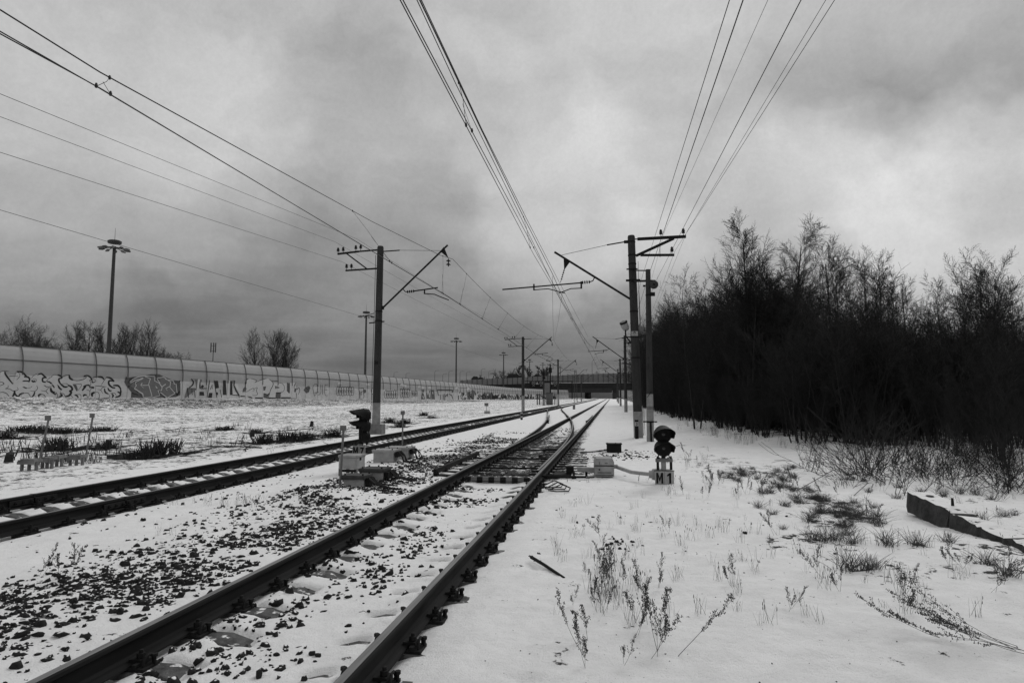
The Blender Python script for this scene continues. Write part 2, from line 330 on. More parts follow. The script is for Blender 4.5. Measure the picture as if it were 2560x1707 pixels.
def ground_z(x, y):
    x = np.asarray(x, float); y = np.asarray(y, float)
    z = .10*(fbm(x*.35, y*.35, 3)-.5)+.05*(fbm(x*1.6, y*1.6, 9)-.5)
    near = sst(-4.2, -3.6, x)*(1-sst(-.9, -.2, x)); nl = sst(-10.2, -9.4, x)*(1-sst(-6.7, -5.8, x))
    z = z+.16*(fbm(x*.5, y*.5, 31)-.45)*sst(2.5, 6, x)
    z = z+.22*(fbm(x*.45, y*.45, 41)-.45)*(1-sst(-13.5, -10.8, x))
    z = z*(1-near)*(1-nl)
    fy = np.mod(y-SY0+SSP/2, SSP)-SSP/2         # distance along the track to the closest sleeper
    near_f = sst(-1.2, -.5, x)*(1-sst(9, 16, y)); z = z+near_f*((.036*(fbm(x*5, y*5, 55)-.5)+.026*(fbm(x*14, y*14, 56, 3)-.5))); rag = fbm(x*9, y*9, 12); rag2 = fbm(x*3.2, y*3.2, 15)
    for ax, msk, kind in ((AX_R, near, 0), (AX_L, nl, 1)):
        u = x-ax; au = np.abs(u)
        base = -.032+.020*(rag2-.5)+.012*(rag-.5)
        base = base+.034*np.exp(-((au-.56)/.11)**2)*(rag+.4)-.05*np.exp(-((au-.80)/.11)**2)*(rag2+.35)
        base = base+.022*sst(1.0, 1.25, au)
        onsl = 1-sst(.085, .15, np.abs(fy if True else fy)+.06*(rag-.5))
        if kind == 0:
            turn = sst(12.6, 13.6, y)*(1-sst(24, 40, y)); base = base-.05*turn*(au < .72)
            rag3 = fbm(x*16, y*16, 19, 3); pl = onsl*sst(-.66, -.60, u+.18*(rag-.5))*(1-sst(-.40, -.28, u+.30*(rag2-.5)+.2*(rag-.5)))*sst(.22, .42, rag3*.6+rag*.4)
            pr = onsl*sst(.30, .36, u)*(1-sst(.5, .62, u))*sst(-.02, .03, fy)*.8
            base = base-.075*np.maximum(pl, pr)*(1-sst(11.5, 13, y))
            base = base-.03*sst(10.2, 10.8, y)*(1-sst(12, 12.4, y))*(au < .7)
        else:
            inn = (1-sst(.58, .68, au)); crib = -.088+.035*(rag-.45)+.03*(rag2-.5)+.055*np.exp(-((u+.52)/.13)**2)*(1-onsl)*(rag+.35)
            base = base*(1-inn)+inn*(crib-.035*onsl)
        z = z+msk*base
    # shallow bank of ballast between the tracks
    z = z+.06*np.exp(-((x+4.6)/.8)**2)*sst(1, 4, y)*(1-sst(14, 22, y))*(fbm(x*.9, y*.7, 5)+.1)
    # snow drift in front of the signal boxes, hollows from feet in the open field
    z = z+.10*np.exp(-((x+4.9)**2/.5+(y-10.1)**2/.18))+.05*np.exp(-((x-1.2)**2/.25+(y-11.9)**2/.06))
    for hx, hy, hs in ((.15, 4.2, .09), (-.25, 4.7, .07), (-.5, 5.3, .08), (-.15, 5.7, .07), (.25, 5.0, .06), (-.75, 6.3, .07), (.5, 3.3, .1), (-.55, 3.9, .06), (-.62, 3.3, .05)):
        z = z-.035*np.exp(-((x-hx)**2+(y-hy)**2/.7)/hs**2)+.018*np.exp(-((x-hx-.1)**2+(y-hy-.02)**2)/(hs*.9)**2)
    fd, hb = fence_dist(x, y); d = np.abs(fd)
    emb = hb*(.28*sst(34, 0, d)+.72*sst(12, 1, d)); emb = np.where(fd < 0, np.maximum(emb, hb+0*d), emb)
    emb = np.where(fd < -1, hb+.25*sst(2, 30, d), emb)
    z = z+emb*(1-sst(-13, -9.6, x))
    te = thicket_edge(y); z = z+.22*sst(-.5, 1.2, x-te)*(fbm(x*.6, y*.6, 77)+.3)*sst(8, 12, y)+.5*sst(4, 30, x-te)
    far = sst(500, 2500, np.hypot(x, y)); return z+far*2.0
def gz(x, y): return float(ground_z(np.array([x]), np.array([y]))[0])
def axis_steps(segs):
    out = []
    for a, b, st in segs: out += list(np.arange(a, b, st))
    return np.array(out)
xs = axis_steps([(-3000, -400, 260), (-400, -100, 20), (-100, -30, 1.2), (-30, -14, .35), (-14, -9.6, .12), (-9.6, -6.4, .075), (-6.4, -3.8, .08), (-3.8, -.8, .028), (-.8, 2.2, .06), (2.2, 10, .12), (10, 30, .7), (30, 100, 5), (100, 400, 30), (400, 3001, 260)])
ys = axis_steps([(-60, -6, 6), (-6, .8, .4), (.8, 9, .032), (9, 14, .05), (14, 30, .09), (30, 60, .35), (60, 140, 1.5), (140, 420, 8), (420, 3600, 160)])
XX, YY = np.meshgrid(xs, ys); ZZ = ground_z(XX, YY)
nx, ny = len(xs), len(ys); idx = np.arange(nx*ny).reshape(ny, nx)
quads = np.stack([idx[:-1, :-1], idx[:-1, 1:], idx[1:, 1:], idx[1:, :-1]], -1).reshape(-1, 4)
ground = np_mesh('ground', np.stack([XX, YY, ZZ], -1).reshape(-1, 3), quads, M_snow, smooth=True)
tag(ground, 'patchy trodden snow over ballast and dead grass', None, None, 'structure')
fd, hb = fence_dist(XX, YY); te = thicket_edge(YY)
bare = np.full(XX.shape, .03)
bare = np.maximum(bare, (.72+.45*(fbm(XX*.10, YY*.10, 51)-.5))*sst(0, 1.5, fd)*(1-.55*sst(8, 15, fd))*(1-sst(16, 40, fd)))
bare = np.maximum(bare, (.46+.35*(fbm(XX*.25, YY*.25, 67)-.5))*(1-sst(-11, -9.9, XX)))
bare = np.maximum(bare, .56*(1-sst(-12, -10, XX))*sst(.34, .60, fbm(XX*.3, YY*.3, 61)))
bare = np.maximum(bare, (.95-.4*sst(6.2, 7.2, XX)*(1-sst(24, 34, YY)))*sst(.2, 2.2, XX-te+1.2*(fbm(XX*.7, YY*.7, 71)-.5))*sst(19, 25, YY))  # darkness under the thicket put into the ground colour as bare litter
bare = np.maximum(bare, .36*sst(.2, 1.2, XX-te)*sst(6, 9, YY))
uR = np.abs(XX-AX_R); turn = sst(12.4, 13.2, YY)*(1-sst(20, 38, YY)); bare = np.maximum(bare, .88*turn*(1-sst(1.05, 1.35, uR+.4*(fbm(XX*2, YY*2, 83)-.5))))
bare = np.maximum(bare, .5*turn*sst(.8, 1., XX-AX_R)*(1-sst(1.7, 2.0, XX-AX_R+.4*(fbm(XX*2, YY*2, 83)-.5)))*(1-sst(17, 22, YY)))
bare = np.maximum(bare, .62*sst(12, 14, YY)*(1-sst(20, 26, YY))*np.exp(-((XX+4.4)/.8)**2))
bare = np.maximum(bare, .30*np.exp(-((XX+4.6)/.9)**2)*(1-sst(12, 20, YY)))
bare = np.maximum(bare, .34*sst(1.2, 1.6, XX)*(fbm(XX*.4, YY*.4, 81) > .60))
for px, py, gr, gv in ((1990,1225,.45,.8),(2060,1255,.5,.8),(2120,1290,.45,.75),(2060,1310,.3,.7),(1960,1285,.3,.6),(1830,1195,.4,.7),(1930,1185,.45,.7),(1535,1128,.8,.45),(2050,1345,.3,.5),(2400,1235,.4,.4)):
    c_ = G(px, py); bare = np.maximum(bare, gv*np.exp(-((XX-c_.x)**2+(YY-c_.y)**2)/gr**2))
at = ground.data.attributes.new('bare', 'FLOAT', 'POINT'); at.data.foreach_set('value', bare.astype(np.float32).ravel())

# ------------------------------------------------------------------ rails
PROF = [(-.026,.16),(.026,.16),(.0365,.150),(.0365,.128),(.011,.108),(.009,.03),(.022,.012),(.075,.0),(.075,-.014),(-.075,-.014),(-.075,.0),(-.022,.012),(-.009,.03),(-.011,.108),(-.0365,.128),(-.0365,.150)]
def rail(name, path, label, prof=PROF, dz=0.0, group='rails of the two tracks', cat='rail', parent=None):
    mb = MB(); n = len(prof); vs = []
    for i, (x, y) in enumerate(path):
        a = path[max(i-1, 0)]; b = path[min(i+1, len(path)-1)]; dx, dy = b[0]-a[0], b[1]-a[1]; h = hypot(dx, dy); nx_, ny_ = dy/h, -dx/h
        for px, pz in prof: vs.append((x+nx_*px, y+ny_*px, pz+dz))
    fs = [tuple(range(n))]+[(i*n+k, i*n+(k+1) % n, (i+1)*n+(k+1) % n, (i+1)*n+k) for i in range(len(path)-1) for k in range(n)]+[tuple((len(path)-1)*n+k for k in range(n-1, -1, -1))]
    mb.add(vs, [f[::-1] for f in fs]); o = mb.build(name, M_rail, parent)
    if label: tag(o, label, cat, group)
    return o
def straight(x): return [(x, y) for y in (-8, -2, 2, 6, 10, 14, 18, 24, 32, 45, 70, 110, 160, 240, 340)]
RR, RL, LN, LF = AX_R+GH, AX_R-GH, AX_L+GH, AX_L-GH
rail_rr = rail('rail', straight(RR), 'long straight dark rail beside the open snow with clips along its foot')
rail_rl = rail('rail', straight(RL), 'long straight dark rail beside the bank of black ballast stones')
rail_ln = rail('rail', straight(LN), 'rail of the brushwood side track that faces the signal boxes')
rail_lf = rail('rail', straight(LF), 'outermost rail by the cut brush and concrete pole')
ysd = list(np.arange(13, 104.6, 1.5))+[104.7]
rail('switch_rail', [(RL-float(div_s(y))-.082*(1-float(sst(13, 22, y))), y) for y in ysd], 'curved rail leaving the track towards the brushwood side', dz=-.004, group='curved rails of the turnout', cat='switch rail')
rail('switch_rail', [(RR-max(float(div_s(y)), .0)-.082*(1-float(sst(13, 22, y))), y) for y in ysd], 'curved inner rail crossing the straight rail at the frog', dz=-.006, group='curved rails of the turnout', cat='switch rail')
CHK = [(-.02,.165),(.02,.165),(.026,.13),(.010,.11),(.010,.02),(.05,.0),(-.05,.0),(-.010,.02),(-.010,.11),(-.026,.13)]
rail('check_rail', [(RR-.07-.10*(1-float(sst(0, 1.2, min(y-39, 51-y)))*.62), y) for y in np.arange(39, 51.1, .6)], 'short check rail lying inside the straight rail opposite the frog', CHK, group='check rails', cat='check rail')
rail('check_rail', [(RL-float(div_s(y))+.07+.10*(1-float(sst(0, 1.2, min(y-39, 51-y)))*.62), y) for y in np.arange(39, 51.1, .6)], 'short check rail lying inside the curved rail opposite the frog', CHK, group='check rails', cat='check rail')
rail('check_rail', [(RL+.06+.14*sst(3, 0, min(y-43, 10)), y) for y in np.arange(43, 47.6, .5)], 'flared wing rail beside the frog of the turnout', CHK, group='check rails', cat='check rail')
# fishplates of the joint in the brushwood side track
def fishplate(rail_o, x, y, s):
    mb = MB(); mb.box((x+s*.026, y, .068), (.03, .82, .085)); o = mb.build('fishplate', M_iron, rail_o, bevel=.006)
    for dy in (-.32, -.19, -.06, .06, .19, .32):
        b = MB(); b.lathe((x+s*.041, y+dy, .068), [(.021, 0), (.021, .02), (.012, .021), (.012, .045)], 6, (s, 0, 0)); b.build('bolt', M_iron, o)
for ro, x, py in ((rail_ln, LN, (345, 1258)), (rail_lf, LF, (105, 1250))):
    y = G(*py, .07).y
    fishplate(ro, x, y, 1); fishplate(ro, x, y, -1)
    mb = MB(); mb.box((x, y, .07), (.082, .03, .186)); mb.build('joint_gap', M_black, ro)

# ------------------------------------------------------------------ sleepers with their fastenings
def sleeper_mesh(mb, zoff=0.0, half=1.35):
    P = [(-half, -.055), (-1.2, -.035), (-.48, -.033), (-.26, -.092), (.26, -.092), (.48, -.033), (1.2, -.035), (half, -.055)]
    vs = []
    for x, z in P: vs += [(x, -.125, z-.20), (x, -.095, z+zoff), (x, .095, z+zoff), (x, .125, z-.20)]
    fs = [(0, 3, 2, 1)]
    for i in range(len(P)-1):
        for k in range(4): fs.append((i*4+k, i*4+(k+1) % 4, (i+1)*4+(k+1) % 4, (i+1)*4+k))
    fs.append(tuple((len(P)-1)*4+k for k in range(4)))
    return mb.add(vs, [f[::-1] for f in fs])
def make_sleeper(full=True):
    root = sleeper_mesh(MB()).build('sleeper', M_sleep, None, bevel=.012 if full else 0)
    for rx in (-GH, GH):
        if full:
            p = MB(); p.box((rx, 0, -.024), (.35, .15, .022)); p.box((rx-.11, 0, -.004), (.03, .16, .03)); p.box((rx+.11, 0, -.004), (.03, .16, .03)); plate = p.build('base_plate', M_iron, root, bevel=.004)
        for sx in (-1, 1):
            c = MB(); bx = rx+sx*.098
            c.lathe((bx, 0, -.01), [(.013, 0), (.013, .085), (.006, .088)], 8); c.lathe((bx, 0, .028), [(.026, 0), (.026, .028)], 6); c.box((rx+sx*.082, 0, .014), (.085, .07, .022))
            if full:
                pts = [(rx+sx*.15, -.046, -.01)]+[(rx+sx*.15, -.046+.046*(1-cos(t)), .048*sin(t)) for t in np.linspace(.15, pi-.15, 8)]+[(rx+sx*.15, .046, -.01)]
                c.tube(pts, .009, 6); c.lathe((rx+sx*.17, .03, -.02), [(.010, 0), (.010, .045), (.018, .046), (.018, .065)], 6)
            c.build('rail_clip', M_iron, root, smooth=False)
    return root
SG = 'concrete sleepers under the two snowed tracks'
pA = make_sleeper(True); pB = make_sleeper(False); pC = make_sleeper(False); pC.data.materials[0] = M_tslp; remember(pC); usedC = False
remember(pA); remember(pB); usedA = usedB = False
def put_sleeper(proto, first, x, y, label, rz=0.0):
    o = proto if first else copy_tree(proto); o.location = (x, y, 0); o.rotation_euler = (0, 0, rz); tag(o, label, 'sleeper', SG); return o
LBL_R = 'concrete sleeper mostly buried in snow under the track nearer the thicket'
LBL_L = 'concrete sleeper showing as a dark strip in the brushwood side track'
LBL_T = 'bare dark concrete sleeper under the turnout'
for k in range(-2, 90):
    y = SY0+k*SSP
    if y < .8: continue
    full = y < 12.2
    if y < 46:
        if full: put_sleeper(pA, not usedA, AX_R, y, LBL_R, random.uniform(-.01, .01)); usedA = True
        else:
            if y < 34: put_sleeper(pC, not usedC, AX_R, y, LBL_T); usedC = True
            else: put_sleeper(pB, not usedB, AX_R, y, LBL_R); usedB = True
for k in range(0, 90):
    y = SY0+(8+k)*SSP
    if y > 46: break
    put_sleeper(pA if y < 13 else pB, False, AX_L, y, LBL_L, random.uniform(-.012, .012))
mb = MB()
for k in range(110):
    for ax in (AX_R, AX_L):
        sleeper_mb_y = 46.2+k*SSP
        b0 = len(mb.v); sleeper_mesh(mb); mb.v[b0:] = [(x+ax, y+sleeper_mb_y, z) for x, y, z in mb.v[b0:]]
tag(mb.build('distant_sleepers', M_sleep), 'far sleepers of both tracks under snow', None, None, 'stuff')
# long timber-dark turnout sleepers reaching out beyond the rails
pl = MB(); pl.box((0, 0, -.055), (1.25, .21, .14)); tl0 = pl.build('turnout_sleeper', M_dkslp, None, bevel=.01)
first = True
for side, x0 in ((1, RR+.62), (-1, RL-.66)):
    for k in range(14):
        y = 13.25+k*SSP
        o = tl0 if first else tl0.copy()
        if not first: COL.objects.link(o)
        first = False
        o.location = (x0+(-.22 if side > 0 else .0)+random.uniform(-.12, .06)-(.035*k if side > 0 else 0), y, -.012); o.rotation_euler = (0, 0, random.uniform(-.015, .015))
        tag(o, 'dark sleeper end sticking out beside the turnout on the %s' % ('point machine side' if side > 0 else 'ballast side'), 'sleeper end', 'long sleeper ends at the turnout')
# angle bar on feet outside the turnout
t = thing('switch_guard', 'low dark guard bar on short feet just outside the turnout', 'guard bar')
a = G(1128, 1158, .12); b = G(1203, 1122, .14)
m = MB(); m.bar((RL-.62, 12.9, .10), (RL-.62, 17.2, .10), .07, .10); m.build('bar', M_iron, t)
for y in (13.0, 13.7, 15.1, 16.8):
    m = MB(); m.box((RL-.62, y, .02), (.10, .10, .16)); m.box((RL-.42, y, .0), (.45, .07, .05)); m.build('foot', M_iron, t)
# striped board across the track in front of the turnout
t = thing('striped_board', 'black and white striped board across the track at the turnout toe', 'board')
ya = 12.35
for row, z, h in ((0, .045, .075), (1, -.055, .10)):
    m = MB(); x0, x1 = RL+.16, RR-.16; n_ = 11
    for k in range(n_):
        m.cm = k % 2; w = (x1-x0)/n_; m.box((x0+w*(k+.5), ya-.012*row, z), (w, .05, h))
    m.build('plank', [M_iron, M_grey], t)
m = MB(); m.box((AX_R, ya+.35, .03), (1.36, .5, .03)); m.build('cover_plate', M_dkslp, t)
for k, y in enumerate((12.95, 14.3, 16.5, 19.2)):
    m = MB(); m.bar((RL+.09, y, .045), (RR+(.9 if k == 0 else -.09), y, .045), .045, .035); o = m.build('stretcher_bar', M_iron)
    tag(o, ['thick pull rod running from the point machine under both rails', 'first thin stretcher rod between the switch blades', 'second thin stretcher rod between the switch blades', 'farthest thin stretcher rod between the switch blades'][k], 'rod', 'rods of the turnout')

# ------------------------------------------------------------------ ballast stones
def stones(name, pts, sizes, mat, seed=0):
    rng = np.random.default_rng(seed); phi = (1+5**.5)/2
    iv = np.array([(-1,phi,0),(1,phi,0),(-1,-phi,0),(1,-phi,0),(0,-1,phi),(0,1,phi),(0,-1,-phi),(0,1,-phi),(phi,0,-1),(phi,0,1),(-phi,0,-1),(-phi,0,1)])/sqrt(1+phi*phi)
    it = np.array([(0,11,5),(0,5,1),(0,1,7),(0,7,10),(0,10,11),(1,5,9),(5,11,4),(11,10,2),(10,7,6),(7,1,8),(3,9,4),(3,4,2),(3,2,6),(3,6,8),(3,8,9),(4,9,5),(2,4,11),(6,2,10),(8,6,7),(9,8,1)])
    n = len(pts); V = np.repeat(iv[None], n, 0)*(1+rng.uniform(-.48, .38, (n, 12, 1)))
    V = V*np.stack([rng.uniform(.7, 1.4, n), rng.uniform(.6, 1.1, n), rng.uniform(.5, 1.0, n)], -1)[:, None, :]*sizes[:, None, None]
    a = rng.uniform(0, 2*pi, n); c, s = np.cos(a)[:, None], np.sin(a)[:, None]; tl = rng.uniform(-.5, .5, n)[:, None]
    X = V[:, :, 0]*np.cos(tl)-V[:, :, 2]*np.sin(tl); Z = V[:, :, 0]*np.sin(tl)+V[:, :, 2]*np.cos(tl); Y = V[:, :, 1]
    V = np.stack([X*c-Y*s, X*s+Y*c, Z], -1)+pts[:, None, :]
    T = (it[None]+(np.arange(n)*12)[:, None, None]).reshape(-1, 3)
    return np_mesh(name, V.reshape(-1, 3), None, mat, tris=T)
def scatter(n, x0, x1, y0, y1, dens, smin, smax, seed):
    rng = np.random.default_rng(seed); x = rng.uniform(x0, x1, n); y = y0+(y1-y0)*rng.uniform(0, 1, n)
    k = rng.uniform(0, 1, n) < dens(x, y); x, y = x[k], y[k]; s = smin+(smax-smin)*rng.uniform(0, 1, len(x))**2.2
    z = ground_z(x, y)+s*rng.uniform(-.35, .25, len(x)); return np.stack([x, y, z], -1), s
sets = []
cl = lambda x, y, f=1.1, s=21: np.clip((fbm(x*f, y*f, s)-.42)*6, 0, 1)
sets.append(scatter(19000, -5.75, -3.35, 1.5, 14.5, lambda x, y: np.clip(cl(x, y, .8)*.75+.12, 0, 1)*sst(-5.75, -5.0, x-.35*sst(9, 12, y)+.5*(fbm(x, y*.5, 3)-.5))*(1-.75*sst(-3.75, -3.4, x))*(1-sst(10.5, 14, y)), .011, .046, 1))
sets.append(scatter(9000, -5.6, -3.3, 11.5, 30, lambda x, y: np.clip(cl(x, y, .7, 25)*.9, 0, 1)*np.exp(-((x+4.4)/.9)**2)*(1-sst(22, 30, y)), .02, .055, 2))
sets.append(scatter(3600, -2.92, -1.7, 1.5, 11.8, lambda x, y: cl(x, y, 1.4, 27)**2*(1-sst(-2.3, -1.7, x))*.8+.02, .012, .045, 3))
sets.append(scatter(900, -1.0, 1.2, 16.5, 20, lambda x, y: np.clip(cl(x, y, 1.2, 33), .15, 1)*np.exp(-((x-.05)**2+(y-18.2)**2)/.9), .015, .05, 4))
sets.append(scatter(1500, -3.0, -1.5, 13, 34, lambda x, y: cl(x, y, 1.4, 35)*.7, .02, .045, 5))
sets.append(scatter(420, -7.0, -5.2, 4.5, 13, lambda x, y: cl(x, y, .9, 37)*.5, .015, .04, 6))
sets.append(scatter(700, -9.2, -7.0, 5, 22, lambda x, y: cl(x, y, 1.2, 39)*.5, .015, .04, 7))
sets.append(scatter(160, -.9, 3.0, 3, 11, lambda x, y: cl(x, y, .7, 43)*.35, .012, .035, 8))
sets.append(scatter(1500, -.85, 5.5, 2.3, 12, lambda x, y: .25+.75*cl(x, y, .9, 47), .002, .0085, 14))
sets.append(scatter(500, -6.3, -5.2, 15, 24, lambda x, y: np.clip(cl(x, y, .8, 45), .1, 1)*.8, .02, .05, 10))
c_ = G(1545, 1350); rs = np.random.default_rng(5); pp = np.stack([c_.x+rs.normal(0, .1, 22), c_.y+rs.normal(0, .25, 22)], -1)
sets.append((np.stack([pp[:, 0], pp[:, 1], ground_z(pp[:, 0], pp[:, 1])+.005], -1), rs.uniform(.012, .032, 22)))
gr = stones('gravel', np.concatenate([a for a, b in sets]), np.concatenate([b for a, b in sets]), M_stone, 3)
tag(gr, 'black ballast stones poking through the snow', None, None, 'stuff')

# ------------------------------------------------------------------ noise barrier with its graffiti
def fence_at(s):
    for (ax, ay, az), (bx, by, bz) in zip(FENCE[:-1], FENCE[1:]):
        l = hypot(bx-ax, by-ay)
        if s <= l: t = s/l; return Vector((ax+(bx-ax)*t, ay+(by-ay)*t, az+(bz-az)*t)), Vector(((by-ay)/l, -(bx-ax)/l, 0))
        s -= l
    return None, None
FLEN = sum(hypot(b[0]-a[0], b[1]-a[1]) for a, b in zip(FENCE[:-1], FENCE[1:]))
barrier = thing('noise_barrier', 'long pale noise barrier covered in graffiti along the top of the slope', 'barrier')
UP = [(2.2, 0.0), (3.0, .0), (3.6, .05), (4.1, .14), (4.6, .29), (5.0, .48)]      # height, lean away from the tracks
def barrier_strip(z0s, mat, name, thick, off=0.0, parent=None):
    s_list = [0]; acc = 0
    for a, b in zip(FENCE[:-1], FENCE[1:]): acc += hypot(b[0]-a[0], b[1]-a[1]); s_list.append(acc-1e-4)
    mb = MB(); m = len(z0s); rows = []
    for s in s_list:
        p, nrm = fence_at(s); rows.append([(p+nrm*(off-l), h) for h, l in z0s]+[(p+nrm*(off-l-thick), h) for h, l in reversed(z0s)])
    vs = [(q.x, q.y, q.z+h) for r in rows for q, h in r]; k2 = 2*m; fs = []
    for i in range(len(rows)-1):
        for k in range(k2): fs.append((i*k2+k, (i+1)*k2+k, (i+1)*k2+(k+1) % k2, i*k2+(k+1) % k2))
    mb.add(vs, fs); return mb.build(name, mat, parent or barrier)
barrier_strip([(-.6, 0), (1.12, 0)], M_fencew, 'lower_wall', .14)
barrier_strip([(1.13, .004), (2.19, .004)], M_fencew, 'lower_wall', .14)
barrier_strip(UP, M_fencet, 'upper_screen', .04, -.03)
barrier_strip([(3.56, .04), (3.66, .06)], M_fencep, 'rail', .05, .012)
barrier_strip([(4.99, .47), (5.03, .49)], M_fencep, 'rail', .07, .02)
SPN = 3.72; PHASE = 1.6
post_mesh = None
for k in range(96):
    s = PHASE+k*SPN
    p, nrm = fence_at(s)
    if p is None: break
    if post_mesh is None:
        mb = MB(); pr = [(.0, -.03)]+[(h, l) for h, l in UP[0:]]
        for (h0, l0), (h1, l1) in zip(UP[:-1], UP[1:]): mb.bar((.04-l0, 0, h0), (.04-l1, 0, h1+.01), .06, .07)
        post_mesh = mb.build('post', M_fencep, barrier); o = post_mesh
    else:
        o = post_mesh.copy(); COL.objects.link(o)
    o.location = p; o.rotation_euler = (0, 0, atan2(nrm.y, nrm.x))
    if k < 48:
        j = MB(); q = p+nrm*.004; j.box((q.x, q.y, p.z+1.1), (.012, .03, 2.18), atan2(nrm.y, nrm.x)); j.build('joint', M_fencep, barrier)
def wall_pt(px, py, off=.012):
    d = ray(px, py); best = None
    for (ax, ay, az), (bx, by, bz) in zip(FENCE[:-1], FENCE[1:]):
        l = hypot(bx-ax, by-ay); n_ = ((by-ay)/l, -(bx-ax)/l); c = (ax*n_[0]+ay*n_[1])+off; dn = d[0]*n_[0]+d[1]*n_[1]
        if abs(dn) < 1e-9: continue
        t = c/dn; x, y = d[0]*t, d[1]*t; u = ((x-ax)*(bx-ax)+(y-ay)*(by-ay))/(l*l)
        if t > 0 and -.02 <= u <= 1.02: best = (x, y, EYE+d[2]*t); break
    return best
def ell(cx, cy, rx, ry, a0=0, a1=360, n=14): return [(cx+rx*cos(radians(a0+(a1-a0)*i/n)), cy+ry*sin(radians(a0+(a1-a0)*i/n))) for i in range(n+1)]
def smooth_line(p, n=5):
    if len(p) < 3: return p
    out = []
    for i in range(len(p)-1):
        a = p[max(i-1, 0)]; b = p[i]; c = p[i+1]; d = p[min(i+2, len(p)-1)]
        for k in range(n):
            t = k/n; out.append(tuple(.5*((2*b[j])+(-a[j]+c[j])*t+(2*a[j]-5*b[j]+4*c[j]-d[j])*t*t+(-a[j]+3*b[j]-3*c[j]+d[j])*t**3) for j in (0, 1)))
    return out+[p[-1]]
def paint(name, items, ox, oy, sc, mats, label=None):
    """items: ('f', layer, material, polygon) or ('s', layer, material, width, line, smooth) in the coordinates of one wall stretch"""
    mb = MB()
    for it in items:
        off = .010+.004*it[1]; mb.cm = it[2]
        def Wp(q): return wall_pt(ox+q[0]*sc, oy+q[1]*sc, off)
        if it[0] == 'f':
            vs = [Wp(q) for q in it[3]]
            if all(vs): mb.add(vs, [tuple(range(len(vs)))])
        else:
            w = it[3]; ln = smooth_line(it[4]) if (len(it) < 6 or it[5]) else it[4]; n = len(ln); vs = []
            for i, q in enumerate(ln):
                a = ln[max(i-1, 0)]; b = ln[min(i+1, n-1)]; dx, dy = b[0]-a[0], b[1]-a[1]; h = hypot(dx, dy) or 1; nx_, ny_ = -dy/h, dx/h
                ww = w*(.55+.45*sin(pi*min(max(i/(n-1), .12), .88))) if n > 2 else w
                vs += [Wp((q[0]+nx_*ww/2, q[1]+ny_*ww/2)), Wp((q[0]-nx_*ww/2, q[1]-ny_*ww/2))]
            if all(vs): mb.add(vs, [(2*i, 2*i+1, 2*i+3, 2*i+2) for i in range(n-1)])
    return mb.build(name, mats, barrier, label=label)
GM = [M_ink, M_inkg, M_inkm, M_inkl]
S = lambda w, *p: ('s', 1, 0, w, list(p)); SG_ = lambda w, *p: ('s', 0, 1, w, list(p)); SW = lambda w, *p: ('s', 4, 3, w*1.35, list(p), False); SB = lambda w, *p: ('s', 3, 0, w, list(p), False)
FG = lambda *p: ('f', 0, 2, list(p)); FD = lambda *p: ('f', 1, 1, list(p)); FK = lambda *p: ('f', 1, 0, list(p)); FW = lambda *p: ('f', 0, 3, list(p))
